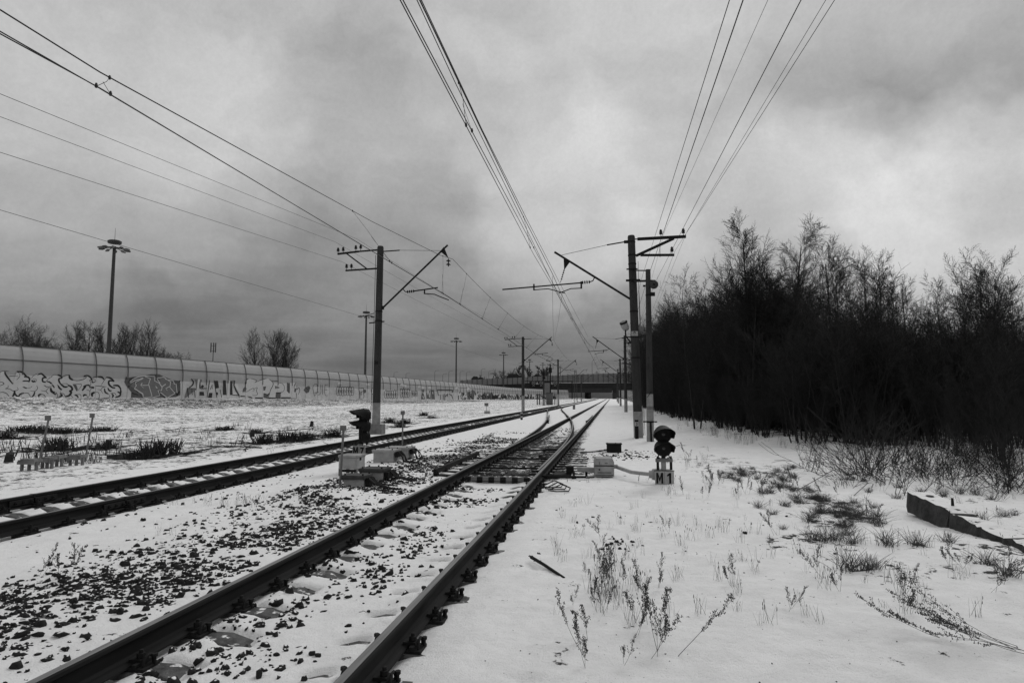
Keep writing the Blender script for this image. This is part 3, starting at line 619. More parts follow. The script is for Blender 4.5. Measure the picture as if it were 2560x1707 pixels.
# first piece: swelling looped letters
it1 = [FW((0,220),(80,200),(230,440),(310,215),(400,215),(480,300),(560,310),(640,260),(760,250),(860,320),(960,275),(1090,280),(1140,320),(1260,275),(1330,370),(1500,370),(1590,290),(1690,350),(1780,310),(1890,360),(1960,320),(2080,390),(2130,460),(2220,520),(2210,680),(1200,690),(0,690)),
 S(34,(90,210),(100,260),(165,350),(232,435)),S(9,(0,225),(60,200),(160,205)),S(9,(310,215),(355,245),(360,300),(300,370),(235,440)),S(36,(310,212),(400,220),(455,265),(490,300)),S(36,(440,305),(510,310),(545,350),(520,420)),
 S(32,(520,385),(440,385),(405,430),(430,490),(490,515)),S(8,(490,515),(570,500),(590,450),(540,460),(515,400)),S(9,(160,300),(230,290),(340,300)),S(14,(0,400),(50,410),(70,440),(0,470)),
 S(10,(95,525),(145,505),(150,460)),S(12,(95,525),(175,530),(230,560),(290,560),(335,540),(310,490)),S(40,(265,560),(265,610),(225,680)),S(14,(0,595),(60,590),(130,620),(180,690)),S(34,(265,600),(300,650),(345,680)),
 S(30,(345,680),(365,630),(440,605)),S(12,(440,605),(520,610),(565,680)),S(30,(640,580),(620,640),(580,685)),S(10,(560,565),(640,570),(690,520),(670,470),(590,440)),
 S(10,(580,340),(610,290),(670,260),(700,285)),S(34,(700,265),(760,250),(810,290),(855,330)),S(34,(580,370),(610,395),(650,380)),S(9,(600,350),(660,350),(660,395),(600,400),(585,360)),S(34,(855,320),(790,330),(785,390),(840,405)),
 S(9,(840,405),(880,350),(950,305),(945,290)),S(9,(950,300),(990,270),(1090,275)),S(36,(1060,272),(1120,295),(1145,330)),S(34,(1140,330),(1085,345),(1090,400),(1140,470)),S(30,(860,390),(920,410),(970,465),(1000,510)),
 S(14,(690,460),(800,460),(860,490),(950,480)),S(10,(690,460),(740,450),(740,420)),S(9,(750,555),(840,570),(880,520),(940,500)),S(10,(840,570),(890,620)),S(46,(935,510),(945,570),(1010,600)),S(20,(960,600),(1020,630),(1030,590)),
 S(34,(715,680),(715,640),(760,625)),S(12,(760,625),(810,640),(850,700)),S(8,(630,640),(680,690),(750,690)),S(34,(1070,465),(1090,510),(1140,545)),S(10,(1045,450),(1065,470)),S(10,(1030,600),(1060,640),(1045,700)),
 S(10,(1095,605),(1150,610),(1190,640),(1170,670)),S(34,(1110,620),(1140,650),(1060,690)),S(36,(1120,440),(1180,490),(1240,490)),S(10,(1140,435),(1230,435),(1250,480),(1200,500)),S(40,(1250,460),(1310,490),(1325,545),(1270,570)),S(40,(1270,570),(1310,590),(1270,650),(1195,670)),
 S(10,(1145,320),(1190,285),(1270,270)),S(40,(1270,272),(1285,330),(1340,365)),S(12,(1320,360),(1420,378),(1540,350),(1590,310),(1540,300)),S(30,(1540,292),(1610,285),(1665,320),(1690,370)),S(12,(1690,340),(1640,380)),
 FD((1335,445),(1400,450),(1430,530),(1420,570),(1405,570)),S(9,(1335,445),(1500,445),(1430,560)),S(40,(1530,490),(1570,480),(1510,560)),S(30,(1550,470),(1620,460),(1660,480)),S(9,(1660,480),(1670,400),(1640,380)),
 S(9,(1300,640),(1350,700)),S(30,(1370,640),(1410,650),(1440,690)),S(9,(1370,640),(1475,630),(1490,690)),S(34,(1530,670),(1545,640),(1590,640)),S(10,(1590,640),(1610,680)),S(9,(1590,545),(1650,570),(1640,650),(1610,690)),
 S(30,(1640,500),(1720,500),(1700,520)),S(9,(1655,570),(1670,530),(1730,500)),S(9,(1690,350),(1730,310),(1790,320)),S(30,(1790,305),(1870,310),(1915,360)),S(24,(1690,370),(1700,410),(1740,400)),S(9,(1700,360),(1745,360),(1745,400),(1705,415)),
 S(44,(1700,670),(1690,620),(1740,590)),S(10,(1740,590),(1800,590),(1825,640),(1815,695),(1720,695)),S(12,(1740,470),(1850,480),(1940,490)),S(9,(1790,540),(1850,550),(1885,610)),S(9,(1850,550),(1890,500),(1960,485)),
 S(30,(1920,520),(1935,590),(1990,620)),S(9,(1990,620),(2020,660),(1980,695),(1900,690)),S(9,(1860,460),(1910,380),(1950,325)),S(32,(1950,318),(2030,330),(2100,390)),S(36,(2090,385),(2010,380),(2000,440),(2060,500),(2120,510)),
 S(36,(2080,465),(2170,470),(2220,530)),S(34,(2215,520),(2215,600),(2160,580)),S(34,(2210,590),(2205,650),(2120,685)),S(30,(1980,510),(2010,560),(2050,560)),S(10,(2030,605),(2110,610),(2140,660)),S(34,(2050,620),(2080,650),(2060,690))]
paint('graffiti', it1, 0, 900, 320/2352, GM, 'looping pale letters with thick shaded outlines')
# second piece: grey angular letters with white outlines
it2 = [FD((80,400),(100,330),(220,310),(440,290),(560,260),(720,260),(800,300),(960,365),(1080,380),(1110,430),(1110,640),(1020,680),(200,690),(210,590),(120,480)),
 ('f',2,2,[(460,300),(560,340),(640,310),(800,310),(930,400),(1000,420),(1050,600),(870,690),(760,640),(600,690),(430,690),(270,520),(200,480),(240,400),(290,440),(430,330)]),
 SW(12,(185,400),(240,350),(330,310),(440,290),(640,300)),SW(12,(190,420),(270,375),(430,325)),SW(14,(430,330),(280,410),(300,470),(265,520),(420,620),(430,690),(580,670)),SW(12,(460,300),(560,340),(520,460)),SW(12,(430,690),(590,665),(530,460),(380,465),(430,510)),SW(12,(380,460),(410,420)),
 SW(12,(640,310),(635,380),(720,420),(775,500),(760,560),(700,560),(730,650),(590,690)),SW(8,(655,475),(690,515),(670,515),(655,475)),SW(12,(670,330),(720,400),(740,420)),SW(12,(660,340),(800,310),(930,400),(920,480),(840,520),(870,560)),SW(12,(770,490),(840,440)),SW(12,(910,490),(1010,610),(870,690),(740,590)),SW(12,(830,350),(980,380),(1000,440),(1030,440),(1050,600),(980,580)),
 SB(16,(690,350),(730,345)),SB(16,(690,385),(740,380)),SB(16,(700,410),(745,410)),SB(24,(715,575),(750,570)),SB(24,(735,625),(780,625)),SB(18,(290,545),(330,590)),SB(18,(365,625),(400,640)),SB(18,(380,670),(420,680)),SB(24,(780,660),(830,690)),SB(26,(1000,570),(1060,640)),SB(30,(1040,650),(1100,570)),SB(40,(105,325),(120,330)),SB(40,(1085,390),(1105,395)),SB(30,(145,480),(180,485)),SB(20,(150,420),(180,360),(260,320)),SB(20,(210,600),(330,640))]
paint('graffiti', it2, 300, 900, 320/2352, GM, 'grey angular letters with white outlines')
# third piece: block letters
it3 = [FG((1300,340),(2120,370),(2100,450),(2200,640),(2200,695),(1180,695),(1230,515),(1400,520),(1380,350)),
 ('s',2,0,26,[(1310,345),(1350,400),(1330,460),(1270,505)]),SB(10,(1230,515),(1390,520)),SB(16,(1240,520),(1260,690)),SB(14,(1320,530),(1330,640),(1370,560),(1380,690)),SB(20,(1470,400),(1470,520)),SB(14,(1470,520),(1600,520)),SB(50,(1500,470),(1530,500)),('f',2,0,[(1460,580),(1540,580),(1550,650),(1460,650)]),SB(12,(1590,360),(1590,450)),
 SB(12,(1650,370),(1600,690)),SB(12,(1730,370),(1780,690)),('f',2,0,[(1640,600),(1700,600),(1690,690),(1615,690)]),SB(14,(1660,540),(1700,450),(1700,530)),('f',2,0,[(1740,380),(1800,380),(1820,510),(1760,520)]),SB(10,(1840,540),(1870,690)),('f',2,0,[(1770,590),(1800,590),(1800,640),(1770,640)]),('f',2,0,[(1895,370),(1945,370),(1960,640),(1890,640)]),('f',2,0,[(2030,380),(2060,380),(2070,640),(2020,640)]),SB(22,(2110,380),(2095,460),(2130,560),(2190,650)),SB(14,(2070,640),(2200,650)),
 ('f',3,3,[(1430,350),(1468,350),(1430,695),(1390,695)]),('f',3,3,[(1990,375),(2020,375),(2005,690),(1965,690)])]
paint('graffiti', it3, 300, 900, 320/2352, GM, 'dark block letters with two dotted white uprights')
# fourth piece: pale letters with dark shadow
it4 = [FW((130,480),(120,380),(160,260),(260,235),(370,280),(560,235),(660,250),(740,330),(1010,340),(1270,330),(1230,400),(1280,680),(60,640),(60,550)),
 S(16,(190,235),(155,260),(120,380),(145,480)),S(12,(245,235),(320,255),(375,285),(335,325)),S(14,(335,325),(450,275),(560,240),(600,237)),S(14,(660,250),(745,330),(740,400),(690,500),(640,690)),S(10,(60,550),(160,530),(290,455),(320,500),(280,530)),S(12,(300,475),(390,440),(370,510),(395,570),(370,615),(275,615)),
 ('f',1,1,[(55,540),(70,470),(125,400),(140,520)]),('f',1,0,[(10,620),(120,625),(120,645),(10,650)]),('f',1,0,[(160,630),(260,650),(290,690),(200,660)]),('f',1,0,[(340,660),(520,665),(520,690),(340,690)]),('f',1,1,[(525,430),(590,415),(570,500),(530,510)]),('f',1,1,[(530,570),(620,590),(660,560),(630,690),(530,660)]),SB(12,(525,430),(590,415)),SB(20,(540,570),(640,610),(680,550)),
 ('f',1,0,[(795,400),(910,440),(800,470)]),('f',2,3,[(815,430),(870,440),(815,450)]),S(10,(860,345),(950,345),(1005,420),(990,510),(930,545),(810,550)),('f',1,0,[(810,550),(930,550),(930,575),(810,575)]),('f',1,1,[(810,575),(920,575),(920,690),(800,690)]),('f',1,0,[(650,665),(800,665),(800,690),(640,690)]),('f',1,0,[(930,655),(1150,655),(1150,685),(930,685)]),
 ('f',1,1,[(1060,330),(1110,340),(1100,560),(1060,520)]),('f',2,0,[(1108,335),(1128,335),(1125,565),(1100,565)]),SB(10,(720,285),(850,290)),S(12,(1270,320),(1230,390),(1225,460)),('f',1,1,[(1230,460),(1280,460),(1260,545),(1225,540)]),S(10,(1290,390),(1290,480),(1330,440),(1355,500),(1315,600)),SB(10,(1150,690),(1270,690)),SB(8,(1280,560),(1275,690))]
paint('graffiti', it4, 600, 920, 260/2352, GM, 'pale letters with dark drop shadow')
it5 = [('f',0,1,[(1440,500),(1480,430),(1560,400),(1590,440),(1560,540),(1500,570)]),S(10,(1470,420),(1520,470)),S(10,(1590,430),(1520,480)),S(8,(1690,360),(1650,440),(1670,560),(1690,640)),S(8,(1690,360),(1750,380),(1740,560),(1690,610)),S(8,(1820,370),(1830,560),(1760,610)),S(8,(1860,380),(1870,600)),S(8,(1930,380),(1910,500),(1930,610),(1980,620)),S(8,(1920,500),(1970,490)),S(8,(1930,380),(2000,370)),S(8,(1690,560),(1780,540))]
paint('graffiti', it5, 600, 920, 260/2352, GM, 'thin scrawled outline letters')
def throwup(x0, x1, y0, y1, n, w, seed, lab):
    r = random.Random(seed); its = []; st = (x1-x0)/n
    for k in range(n):
        cx = x0+st*(k+.5); its.append(S(w, *[(cx+st*.62*cos(a)+r.uniform(-2, 2), (y0+y1)/2+(y1-y0)/2*sin(a)+r.uniform(-5, 5)) for a in np.linspace(0, 2*pi, 9)]))
        its.append(S(w*.8, (cx-st*.2, y0+(y1-y0)*.35), (cx+st*.15, y0+(y1-y0)*.5), (cx-st*.1, y0+(y1-y0)*.75)))
    return paint('graffiti', its, 840, 920, 400/2352, GM, lab)
throwup(10, 260, 268, 405, 7, 6, 1, 'crowded bubble letters with a dripping lower edge')
paint('graffiti', [S(10,(335,300),(350,380),(350,450)),S(7,(335,300),(400,290),(405,320)),S(7,(400,330),(410,430),(360,455)),S(8,(355,360),(395,340)),S(8,(370,350),(370,400)),('f',1,1,[(400,310),(445,320),(440,360),(410,370)]),S(7,(540,290),(520,320),(530,380),(560,370)),S(7,(560,300),(580,290),(575,370))], 840, 920, 400/2352, GM, 'tall thin letter and a small tag beside the near pole')
throwup(715, 910, 325, 445, 6, 7, 3, 'rounded bubble letters right behind the concrete pole')
throwup(945, 1080, 300, 435, 4, 7, 4, 'short squared bubble letters')
throwup(1105, 1200, 335, 420, 4, 6, 5, 'small low bubble letters')
paint('graffiti', [('f',0,1,[(1265,315),(1300,315),(1290,380),(1310,455),(1250,460)]),('f',0,1,[(1320,320),(1350,400),(1380,320),(1395,455),(1330,450)]),('f',0,1,[(1390,320),(1445,320),(1455,460),(1400,455)]),SW(8,(1275,350),(1285,370)),SW(9,(1275,410),(1290,440)),SW(9,(1370,360),(1375,430)),SW(9,(1420,350),(1425,380)),SW(9,(1350,330),(1352,360))], 840, 920, 400/2352, GM, 'solid dark letters')
paint('graffiti', [SB(13,(1490,318),(1715,322)),SB(12,(1490,320),(1505,400),(1540,395),(1540,465)),SB(11,(1575,385),(1575,465)),SB(11,(1600,375),(1600,465)),SB(10,(1605,420),(1645,375)),SB(10,(1640,380),(1640,420)),SB(12,(1715,322),(1710,360)),SB(12,(1660,375),(1700,400),(1720,455)),('f',1,0,[(1795,400),(1808,400),(1806,468),(1793,468)])], 840, 920, 400/2352, GM, 'spiky black tag under one long bar')
r_ = random.Random(4); its = [('f',0,1,[(1990,330),(2010,315),(2040,340),(2025,465),(1990,460)]),('f',0,1,[(1930,350),(1975,345),(1975,460),(1930,460)]),('f',0,1,[(2240,365),(2315,370),(2310,450),(2240,445)])]
for k in range(100):
    x = r_.uniform(1815, 2345); y = r_.uniform(345, 440); its.append(S(r_.choice((6, 7, 12)), (x, y), (x+r_.uniform(-12, 12), y+r_.uniform(10, 40)), (x+r_.uniform(-10, 20), y+r_.uniform(-10, 30))))
paint('graffiti', its, 840, 920, 400/2352, GM, 'far jumble of small dark tags')
its = []
for k in range(130):
    x = r_.uniform(0, 1100); y = r_.uniform(790, 860); its.append(S(r_.uniform(8, 22), (x, y), (x+r_.uniform(-12, 22), y+r_.uniform(20, 50)), (x+r_.uniform(-15, 30), y+r_.uniform(-10, 40))))
paint('graffiti', its, 1200, 850, 400/2352, GM, 'farthest tags crowded together')
its = [FW((x-r_.uniform(15, 40), y-10), (x+10, y-22), (x+r_.uniform(20, 50), y-8), (x+30, y+12), (x-20, y+10)) for x, y in [(960, 250), (1000, 265), (1260, 290), (1370, 290), (470, 245), (40, 225), (1220, 280), (1770, 300), (1940, 310)]]
paint('paint_patch', its, 840, 920, 400/2352, GM, 'pale overpainted patches')

# ------------------------------------------------------------------ catenary poles
def insulator(mb, base, h=.26, r=.07):   # pin insulator standing on an arm
    x, y, z = base
    mb.lathe((x, y, z), [(.012, -.05), (.012, h*.3), (r*.9, h*.32), (r*.95, h*.42), (r*.5, h*.46), (r, h*.55), (r, h*.64), (r*.45, h*.68), (r*.8, h*.78), (r*.7, h*.9), (r*.3, h), (.012, h*1.02)], 10)
def discs(mb, top, n=2, r=.11):
    x, y, z = top; mb.tube([(x, y, z), (x, y, z-.10)], .012, 6); zz = z-.07
    for k in range(n): mb.lathe((x, y, zz-.16*k), [(.03, 0), (.05, -.03), (r*.9, -.055), (r, -.075), (r*.8, -.09), (.03, -.095), (.02, -.16)][::-1], 14)
    return zz-.16*n
def pole(X, Y, h, side, label, lean=(0, 0), detail=True, right=False, white=1.25, reg=None, block=False, cat='pole', r0=.175, r1=.14, tipz=None, footz=None):
    """side +1: the cantilever reaches towards +X."""
    z0 = gz(X, Y); t = thing('catenary_pole', label, cat, (X, Y, z0), 0, 'concrete catenary poles beside the tracks'); n = 20 if detail else 10
    h0 = -.3
    def ax(z): return Vector((lean[0]*z/h, lean[1]*z/h, 0))
    def rad(z): return r0+(r1-r0)*z/h
    m = MB(); m.tube([ax(z)+Vector((0, 0, z)) for z in (white, h-.06, h)], [rad(white), rad(h-.06), rad(h)*.85], n); m.build('shaft', M_pole, t, smooth=False)
    m = MB(); m.tube([ax(z)+Vector((0, 0, z)) for z in (h0, white)], [rad(0)*1.02, rad(white)*1.03], n); m.build('whitewashed_foot', M_polew, t)
    if block: m = MB(); m.box((0, 0, .12), (.68, .62, .62), .06); m.build('footing', M_foot, t, bevel=.03)
    e = 6 if detail else 4; A = ax(h)
    tz = tipz if tipz else h-.06; fz = footz if footz else 5.55-z0
    if not right:   # feeder arms pointing away from the track with paired insulators
        m = MB(); m.bar((A.x-.1, 0, h-.16), (A.x-1.02, 0, h-.20), .06); m.bar((A.x-1.02, 0, h-.20), (A.x-2.02, 0, h-.28), .075); m.bar((A.x-.1, 0, h-1.0), (A.x-1.62, 0, h-1.05), .065); m.bar((A.x-1.6, 0, h-.27), (A.x-.62, 0, h-1.0), .055); m.build('feeder_arm', M_iron, t)
        for dx, dz in ((-2.0, -.25), (-1.76, -.23), (-1.16, -.17), (-.93, -.15), (-1.58, -1.01), (-1.35, -1.01)):
            m = MB(); insulator(m, (A.x+dx, 0, h+dz)); m.build('insulator', M_insul, t)
        m = MB(); m.lathe((ax(5.0).x, 0, 4.92-.0), [(rad(5)+.012, 0), (rad(5)+.012, .05)], n); m.bar((-.4, 0, 4.86), (.3, 0, 4.92), .05); m.lathe((ax(5.4).x, 0, 5.34), [(rad(5.4)+.012, 0), (rad(5.4)+.012, .05)], n); m.bar((-.16, 0, 5.3), (-.5, -.1, 5.18), .03); m.build('clamp', M_iron, t)
        tx = 3.15
        m = MB(); m.tube([(.22, 0, fz), (tx, 0, tz)], .042, 8); m.build('cantilever', M_iron, t)
        m = MB(); m.bar((.12, 0, fz), (.26, 0, fz), .12, .16); m.bar((.1, 0, h-.24), (.2, 0, h-.24), .05, .12); m.tube([(.2, 0, h-.24), (.95, 0, h-.215)], .028, 8); m.tube([(.95, 0, h-.215), (tx-.3, 0, tz-.24)], .009, 5); m.build('stay_rod', M_iron, t)
        m = MB(); d = Vector((tx-.22, 0, tz-.17)); m.prism([(d.x-.12, d.z-.1), (d.x+.05, d.z+.09), (d.x+.26, d.z-.42)], -.02, .02, lambda x, y, z: (x, z, y)); m.build('hanger', M_iron, t)
        m = MB(); zb = discs(m, (d.x+.26, 0, d.z-.40)); m.build('disc_insulator', M_insul, t)
        p0 = Vector((1.12, 0, fz+(tz-fz)*(1.12-.22)/(tx-.22)))
        m = MB(); m.tube([p0, p0+Vector((.12, 0, -.14)), p0+Vector((.2, 0, -.15))], .022, 6)
        for k in range(4): m.lathe(p0+Vector((.2+.09*k, 0, -.15+.008*k)), [(.035, 0), (.075, .03), (.035, .06)], 10, (1, 0, .09))
        m.tube([p0+Vector((.5, 0, -.125)), p0+Vector((1.6, 0, .0))], .03, 8); m.bar(p0+Vector((1.0, 0, -.06)), p0+Vector((1.0, 0, -.27)), .05); m.tube([p0+Vector((1.0, 0, -.25)), p0+Vector((1.45, 0, -.29)), p0+Vector((1.75, 0, -.42)), p0+Vector((2.1, 0, -.56))], .024, 6); m.build('registration_arm', M_iron, t)
    else:
        m = MB(); m.bar((A.x+.12, 0, h-.16), (A.x+.3, 0, h-.16), .04); m.bar((A.x+.25, 0, h-.16), (A.x+2.2, 0, h-.13), .11); m.bar((A.x+.18, 0, h-.86), (A.x+1.72, 0, h-.19), .10); m.bar((A.x+.36, 0, h-.84), (A.x+1.72, 0, h-.88), .09); m.tube([(A.x+1.15, 0, h-.5), (A.x+1.15, 0, h-.95)], .012, 5); m.build('feeder_arm', M_iron, t)
        for dx, dz in ((1.2, -.09), (2.1, -.08), (1.63, -.83)):
            m = MB(); insulator(m, (A.x+dx, 0, h+dz), .30, .075); m.build('insulator', M_insul, t)
        for zz in (h-.3, h-.86, h-1.22, 5.1, 4.05, 3.2):
            m = MB(); m.lathe((ax(zz).x, 0, zz), [(rad(zz)+.012, 0), (rad(zz)+.012, .05)], n); m.build('clamp', M_iron, t)
        tx = -3.35; ftz = fz
        m = MB(); m.tube([(-.2, 0, ftz), (tx, 0, tz)], .045, 8); m.build('cantilever', M_iron, t)
        m = MB(); m.bar((-.1, 0, ftz), (-.26, 0, ftz), .1, .18); m.bar((A.x-.1, 0, h-.26), (A.x-.3, 0, h-.26), .06, .12); m.tube([(A.x-.3, 0, h-.26), (A.x-1.0, 0, h-.36)], .028, 8); m.tube([(A.x-1.0, 0, h-.36), (tx+.3, 0, tz-.14)], .010, 5); m.build('stay_rod', M_iron, t)
        d = Vector((tx+.52, 0, tz-.36)); m = MB(); m.prism([(d.x-.14, d.z+.09), (d.x+.14, d.z-.06), (d.x-.12, d.z-.42)], -.02, .02, lambda x, y, z: (x, z, y)); m.build('hanger', M_iron, t)
        m = MB(); m.tube([(d.x-.11, 0, d.z-.38), (d.x-.28, 0, d.z-.95)], [.02, .012], 6)
        for k in range(5): m.lathe((d.x-.13-.026*k, 0, d.z-.46-.09*k), [(.02, 0), (.045, .02), (.02, .04)], 8, (.28, 0, 1))
        m.build('rod_insulator', M_insul, t)
        L_ = 3.4 if reg == 'long' else 1.7
        p0 = Vector((-1.68, 0, ftz+(tz-ftz)*(1.68-.2)/(3.15)))
        m = MB(); m.tube([p0, p0+Vector((-.08, 0, -.16)), p0+Vector((-.2, 0, -.2))], .025, 6)
        for k in range(4): m.lathe(p0+Vector((-.2-.09*k, 0, -.2-.006*k)), [(.035, 0), (.085, .03), (.035, .06)], 10, (-1, 0, -.05))
        q = p0+Vector((-.5, 0, -.225)); m.tube([q, q+Vector((-L_, 0, -.10*L_/1.7))], .03, 8); m.bar(q+Vector((-.06, 0, .05)), q+Vector((-.06, 0, -.25)), .07); m.tube([q+Vector((-.06, 0, -.23)), q+Vector((-.5, 0, -.24)), q+Vector((-1.0, 0, -.42))], .022, 6)
        if reg == 'long': m.bar(q+Vector((-2.05, 0, 0)), q+Vector((-2.05, 0, -.27)), .06); m.tube([q+Vector((-2.05, 0, -.25)), q+Vector((-1.45, 0, -.22)), q+Vector((-.75, 0, -.42))], .022, 6)
        m.build('registration_arm', M_iron, t)
    return t
PL1 = pole(-10.2, 26.5, 8.30, 1, 'concrete pole on a square footing between the brush field and the outer rail', (.06, 0), block=True, white=1.35)
o = text_mesh('36', .2, M_black, 'number', PL1, (.03, -.185, 3.1))
pole(-9.55, 68, 8.1, 1, 'second concrete pole with a pale foot along the brushwood side', (0, 0), False, white=1.7)
pole(-9.2, 109, 8.0, 1, 'third concrete pole near the small cabinet', (0, 0), False, white=2.0)
PR1 = pole(1.02, 26.2, 8.30, -1, 'thick concrete pole leaning slightly, with a number nine plate and floodlight', (-.16, 0), right=True, white=1.05, reg='long', r0=.185, r1=.15, tipz=7.72, footz=5.62)
pole(1.37, 67, 8.0, -1, 'second concrete pole along the thicket side, partly behind the thick one', (0, 0), False, right=True, white=1.4)
pole(1.36, 109, 8.0, -1, 'third slender concrete pole along the thicket side', (0, 0), False, right=True, white=1.4)
pole(1.36, 150, 8.0, -1, 'fourth small concrete pole along the thicket side', (0, 0), False, right=True)
pole(1.4, 191, 8.0, -1, 'fifth tiny concrete pole along the thicket side before the bridge', (0, 0), False, right=True)
pole(-9.2, 191, 8.0, 1, 'tiny concrete pole on the brushwood side before the bridge', (0, 0), False)
# extras on the thick pole
lx = -.16*4.9/8.3
m = MB(); m.lathe((-.02+lx, -.19, 4.06), [(.0, 0), (.0, 0)], 3); m = MB(); m.box((lx+.0, -.185, 4.2), (.26, .02, .19)); npl = m.build('number_plate', M_plate, PR1)
text_mesh('9', .2, M_black, 'numeral', npl, (lx, -.2, 4.2), bold=.03)
m = MB(); m.bar((lx-.1, 0, 3.78), (lx-.34, -.05, 4.1), .05); m.tube([(lx-.36, -.05, 4.1), (lx-.36, -.05, 4.35)], .03, 8); m.build('lamp_bracket', M_iron, PR1)
m = MB(); m.lathe((lx-.40, -.0, 4.58), [(.05, -.26), (.11, -.22), (.155, -.10), (.16, .02), (.13, .12), (.06, .18), (.02, .2)], 16, (-.35, -.3, .85)); m.build('floodlight', M_white, PR1, smooth=True)
m = MB(); m.lathe((lx-.43, -.03, 4.66), [(.164, -.02), (.166, .05)], 16, (-.35, -.3, .85)); m.build('lamp_band', M_black, PR1)
m = MB(); m.lathe((lx+.24, .0, 4.42), [(.05, -.2), (.12, -.15), (.13, .05), (.05, .14)], 12); m.build('lamp_back', M_grey, PR1, smooth=True)
m = MB()
for k, (za, zb) in enumerate(((.1, 7.2), (3.0, 5.9), (.1, 5.2))): m.tube([(.2+.03*k, -.05+.05*k, za), (.13+.03*k, -.05+.05*k, (za+zb)/2), (.10+.02*k, -.05+.05*k, zb)], .009, 5)
m.build('down_lead', M_wire, PR1)
m = MB(); m.tube([(-.24, -.02, .2), (-.20, -.02, 3), (-.17, -.02, 5.2), (-.15, -.02, 7.9)], .012, 5)
for k in range(8): m.lathe((-.235+.0*k, -.02, .3+.12*k), [(.012, 0), (.022, .03), (.012, .06)], 6)
m.build('down_lead', M_wire, PL1)
# loudspeaker post
Y2 = 24.1; X2 = D(1626, 1098, Y2).x; z2 = gz(X2, Y2)
LP = thing('loudspeaker_post', 'slimmer concrete post with pale banded foot and a round loudspeaker near its top', 'post', (X2, Y2, z2))
H2 = D(1620, 674, Y2).z-z2; ln = D(1620, 674, Y2).x-X2
P2 = lambda z: (ln*z/H2, 0, z)
m = MB(); m.tube([P2(1.75), P2(H2)], [.120, .092], 18); m.build('shaft', M_pole, LP)
m = MB(); m.tube([P2(-.3), P2(1.18)], [.138, .130], 18); m.build('whitewashed_foot', M_polew, LP)
m = MB(); m.tube([P2(1.18), P2(1.30)], [.1285, .1275], 18); m.build('grey_band', M_grey, LP)
m = MB(); m.tube([P2(1.30), P2(1.75)], [.128, .121], 18); m.build('pale_band', M_polew, LP)
m = MB(); m.lathe(P2(.70), [(.145, 0), (.145, .06)], 18); m.box((P2(.7)[0]-.2, 0, .73), (.1, .04, .05)); m.box((P2(.7)[0]+.2, 0, .73), (.1, .04, .05)); m.bar((.01, -.15, .72), (.03, -.15, -.1), .07, .05); m.bar((-.10, -.12, 1.62), (.06, -.135, 1.85), .02); m.build('iron_strap', M_iron, LP)
sx = ln*5.55/H2
m = MB(); m.lathe((sx+.2, -.16, H2-.60), [(.08, -.02), (.15, .0), (.165, .03), (.16, .08), (.13, .16), (.07, .22)], 20, (0, 1, 0)); m.build('loudspeaker', M_pole, LP, smooth=True)
m = MB(); m.lathe((sx+.2, -.16, H2-.60), [(.001, .035), (.03, .03), (.045, .015), (.095, .012), (.1, -.004)][::-1], 20, (0, -1, 0)); m.build('horn', M_black, LP, smooth=True)
m = MB(); m.box((sx+.16, -.04, H2-.95), (.16, .14, .13)); m.lathe((sx, 0, H2-1.0), [(.11, 0), (.11, .05)], 14); m.box((sx-.15, 0, H2-.62), (.09, .08, .06)); m.build('junction_box', M_iron, LP)
m = MB(); m.lathe((ln*.5, 0, H2*.5), [(.02, 0), (.02, .02)], 6); 
for zz in (H2-2.0, H2-3.35, H2-1.3): m.lathe((P2(zz)[0]-.02, -.105, zz), [(.018, 0), (.018, .02)], 8, (0, -1, 0))
m.build('bolt_hole', M_black, LP)
dYp = 26.2-Y2; pxp = 1.02-X2-.13
m = MB(); m.bar((ln, 0, H2-.04), (pxp, dYp+.1, H2+.42), .05); m.bar((pxp-.25, dYp-.19, H2+.42), (pxp+.2, dYp-.19, H2+.42), .05); m.bar((sx+.28, .13, H2-.42), (sx-.1, .13, H2-.40), .07); m.bar((sx, .12, H2-.41), (pxp, dYp, H2-.05), .08); m.bar((pxp-.28, dYp-.2, H2-.05), (pxp+.3, dYp-.2, H2-.05), .08); m.build('tie_bar', M_iron, LP)
# picket in front of the thick pole
Yk = 25.7; Xk = D(1592, 1090, Yk).x; zk = gz(Xk, Yk); K = thing('kilometre_picket', 'short black and white picket numbered three before the thick pole', 'picket', (Xk, Yk, zk))
m = MB(); m.box((0, 0, .22), (.14, .12, .56)); m.build('post', M_black, K)
m = MB(); m.box((0, 0, .58), (.143, .123, .16)); w_ = m.build('number_band', M_plate, K); text_mesh('3', .15, M_black, 'numeral', w_, (0, -.064, .58), bold=.02)
m = MB(); m.box((0, 0, .70), (.14, .12, .08)); m.build('cap', M_black, K)

# ------------------------------------------------------------------ overhead wires
def wire(name, pts, r, label, cat, group=None, parent=None, sag=0.0, mat=None):
    P = [Vector(p) for p in pts]; out = []
    for i in range(len(P)-1):
        n = max(2, int((P[i+1]-P[i]).length/3)); n = min(n, 14)
        sg = sag[i] if isinstance(sag, (list, tuple)) else sag
        for k in range(n):
            t = k/n; q = P[i].lerp(P[i+1], t); q.z -= sg*4*t*(1-t); out.append(q)
    out.append(P[-1]); mb = MB(); mb.tube(out, r, 6)
    o = mb.build(name, mat or M_wire, parent, smooth=True)
    if label: tag(o, label, cat, group)
    return o, out
def back(a, b, Y):   # carry the line from b through a on to the given Y
    a, b = Vector(a), Vector(b); t = (Y-a.y)/(b.y-a.y); return a+(b-a)*t
WG = 'overhead wires'
def z_on(pts, y):
    for a, b in zip(pts[:-1], pts[1:]):
        if min(a.y, b.y) <= y <= max(a.y, b.y) and abs(b.y-a.y) > 1e-6: return a.lerp(b, (y-a.y)/(b.y-a.y))
    return None
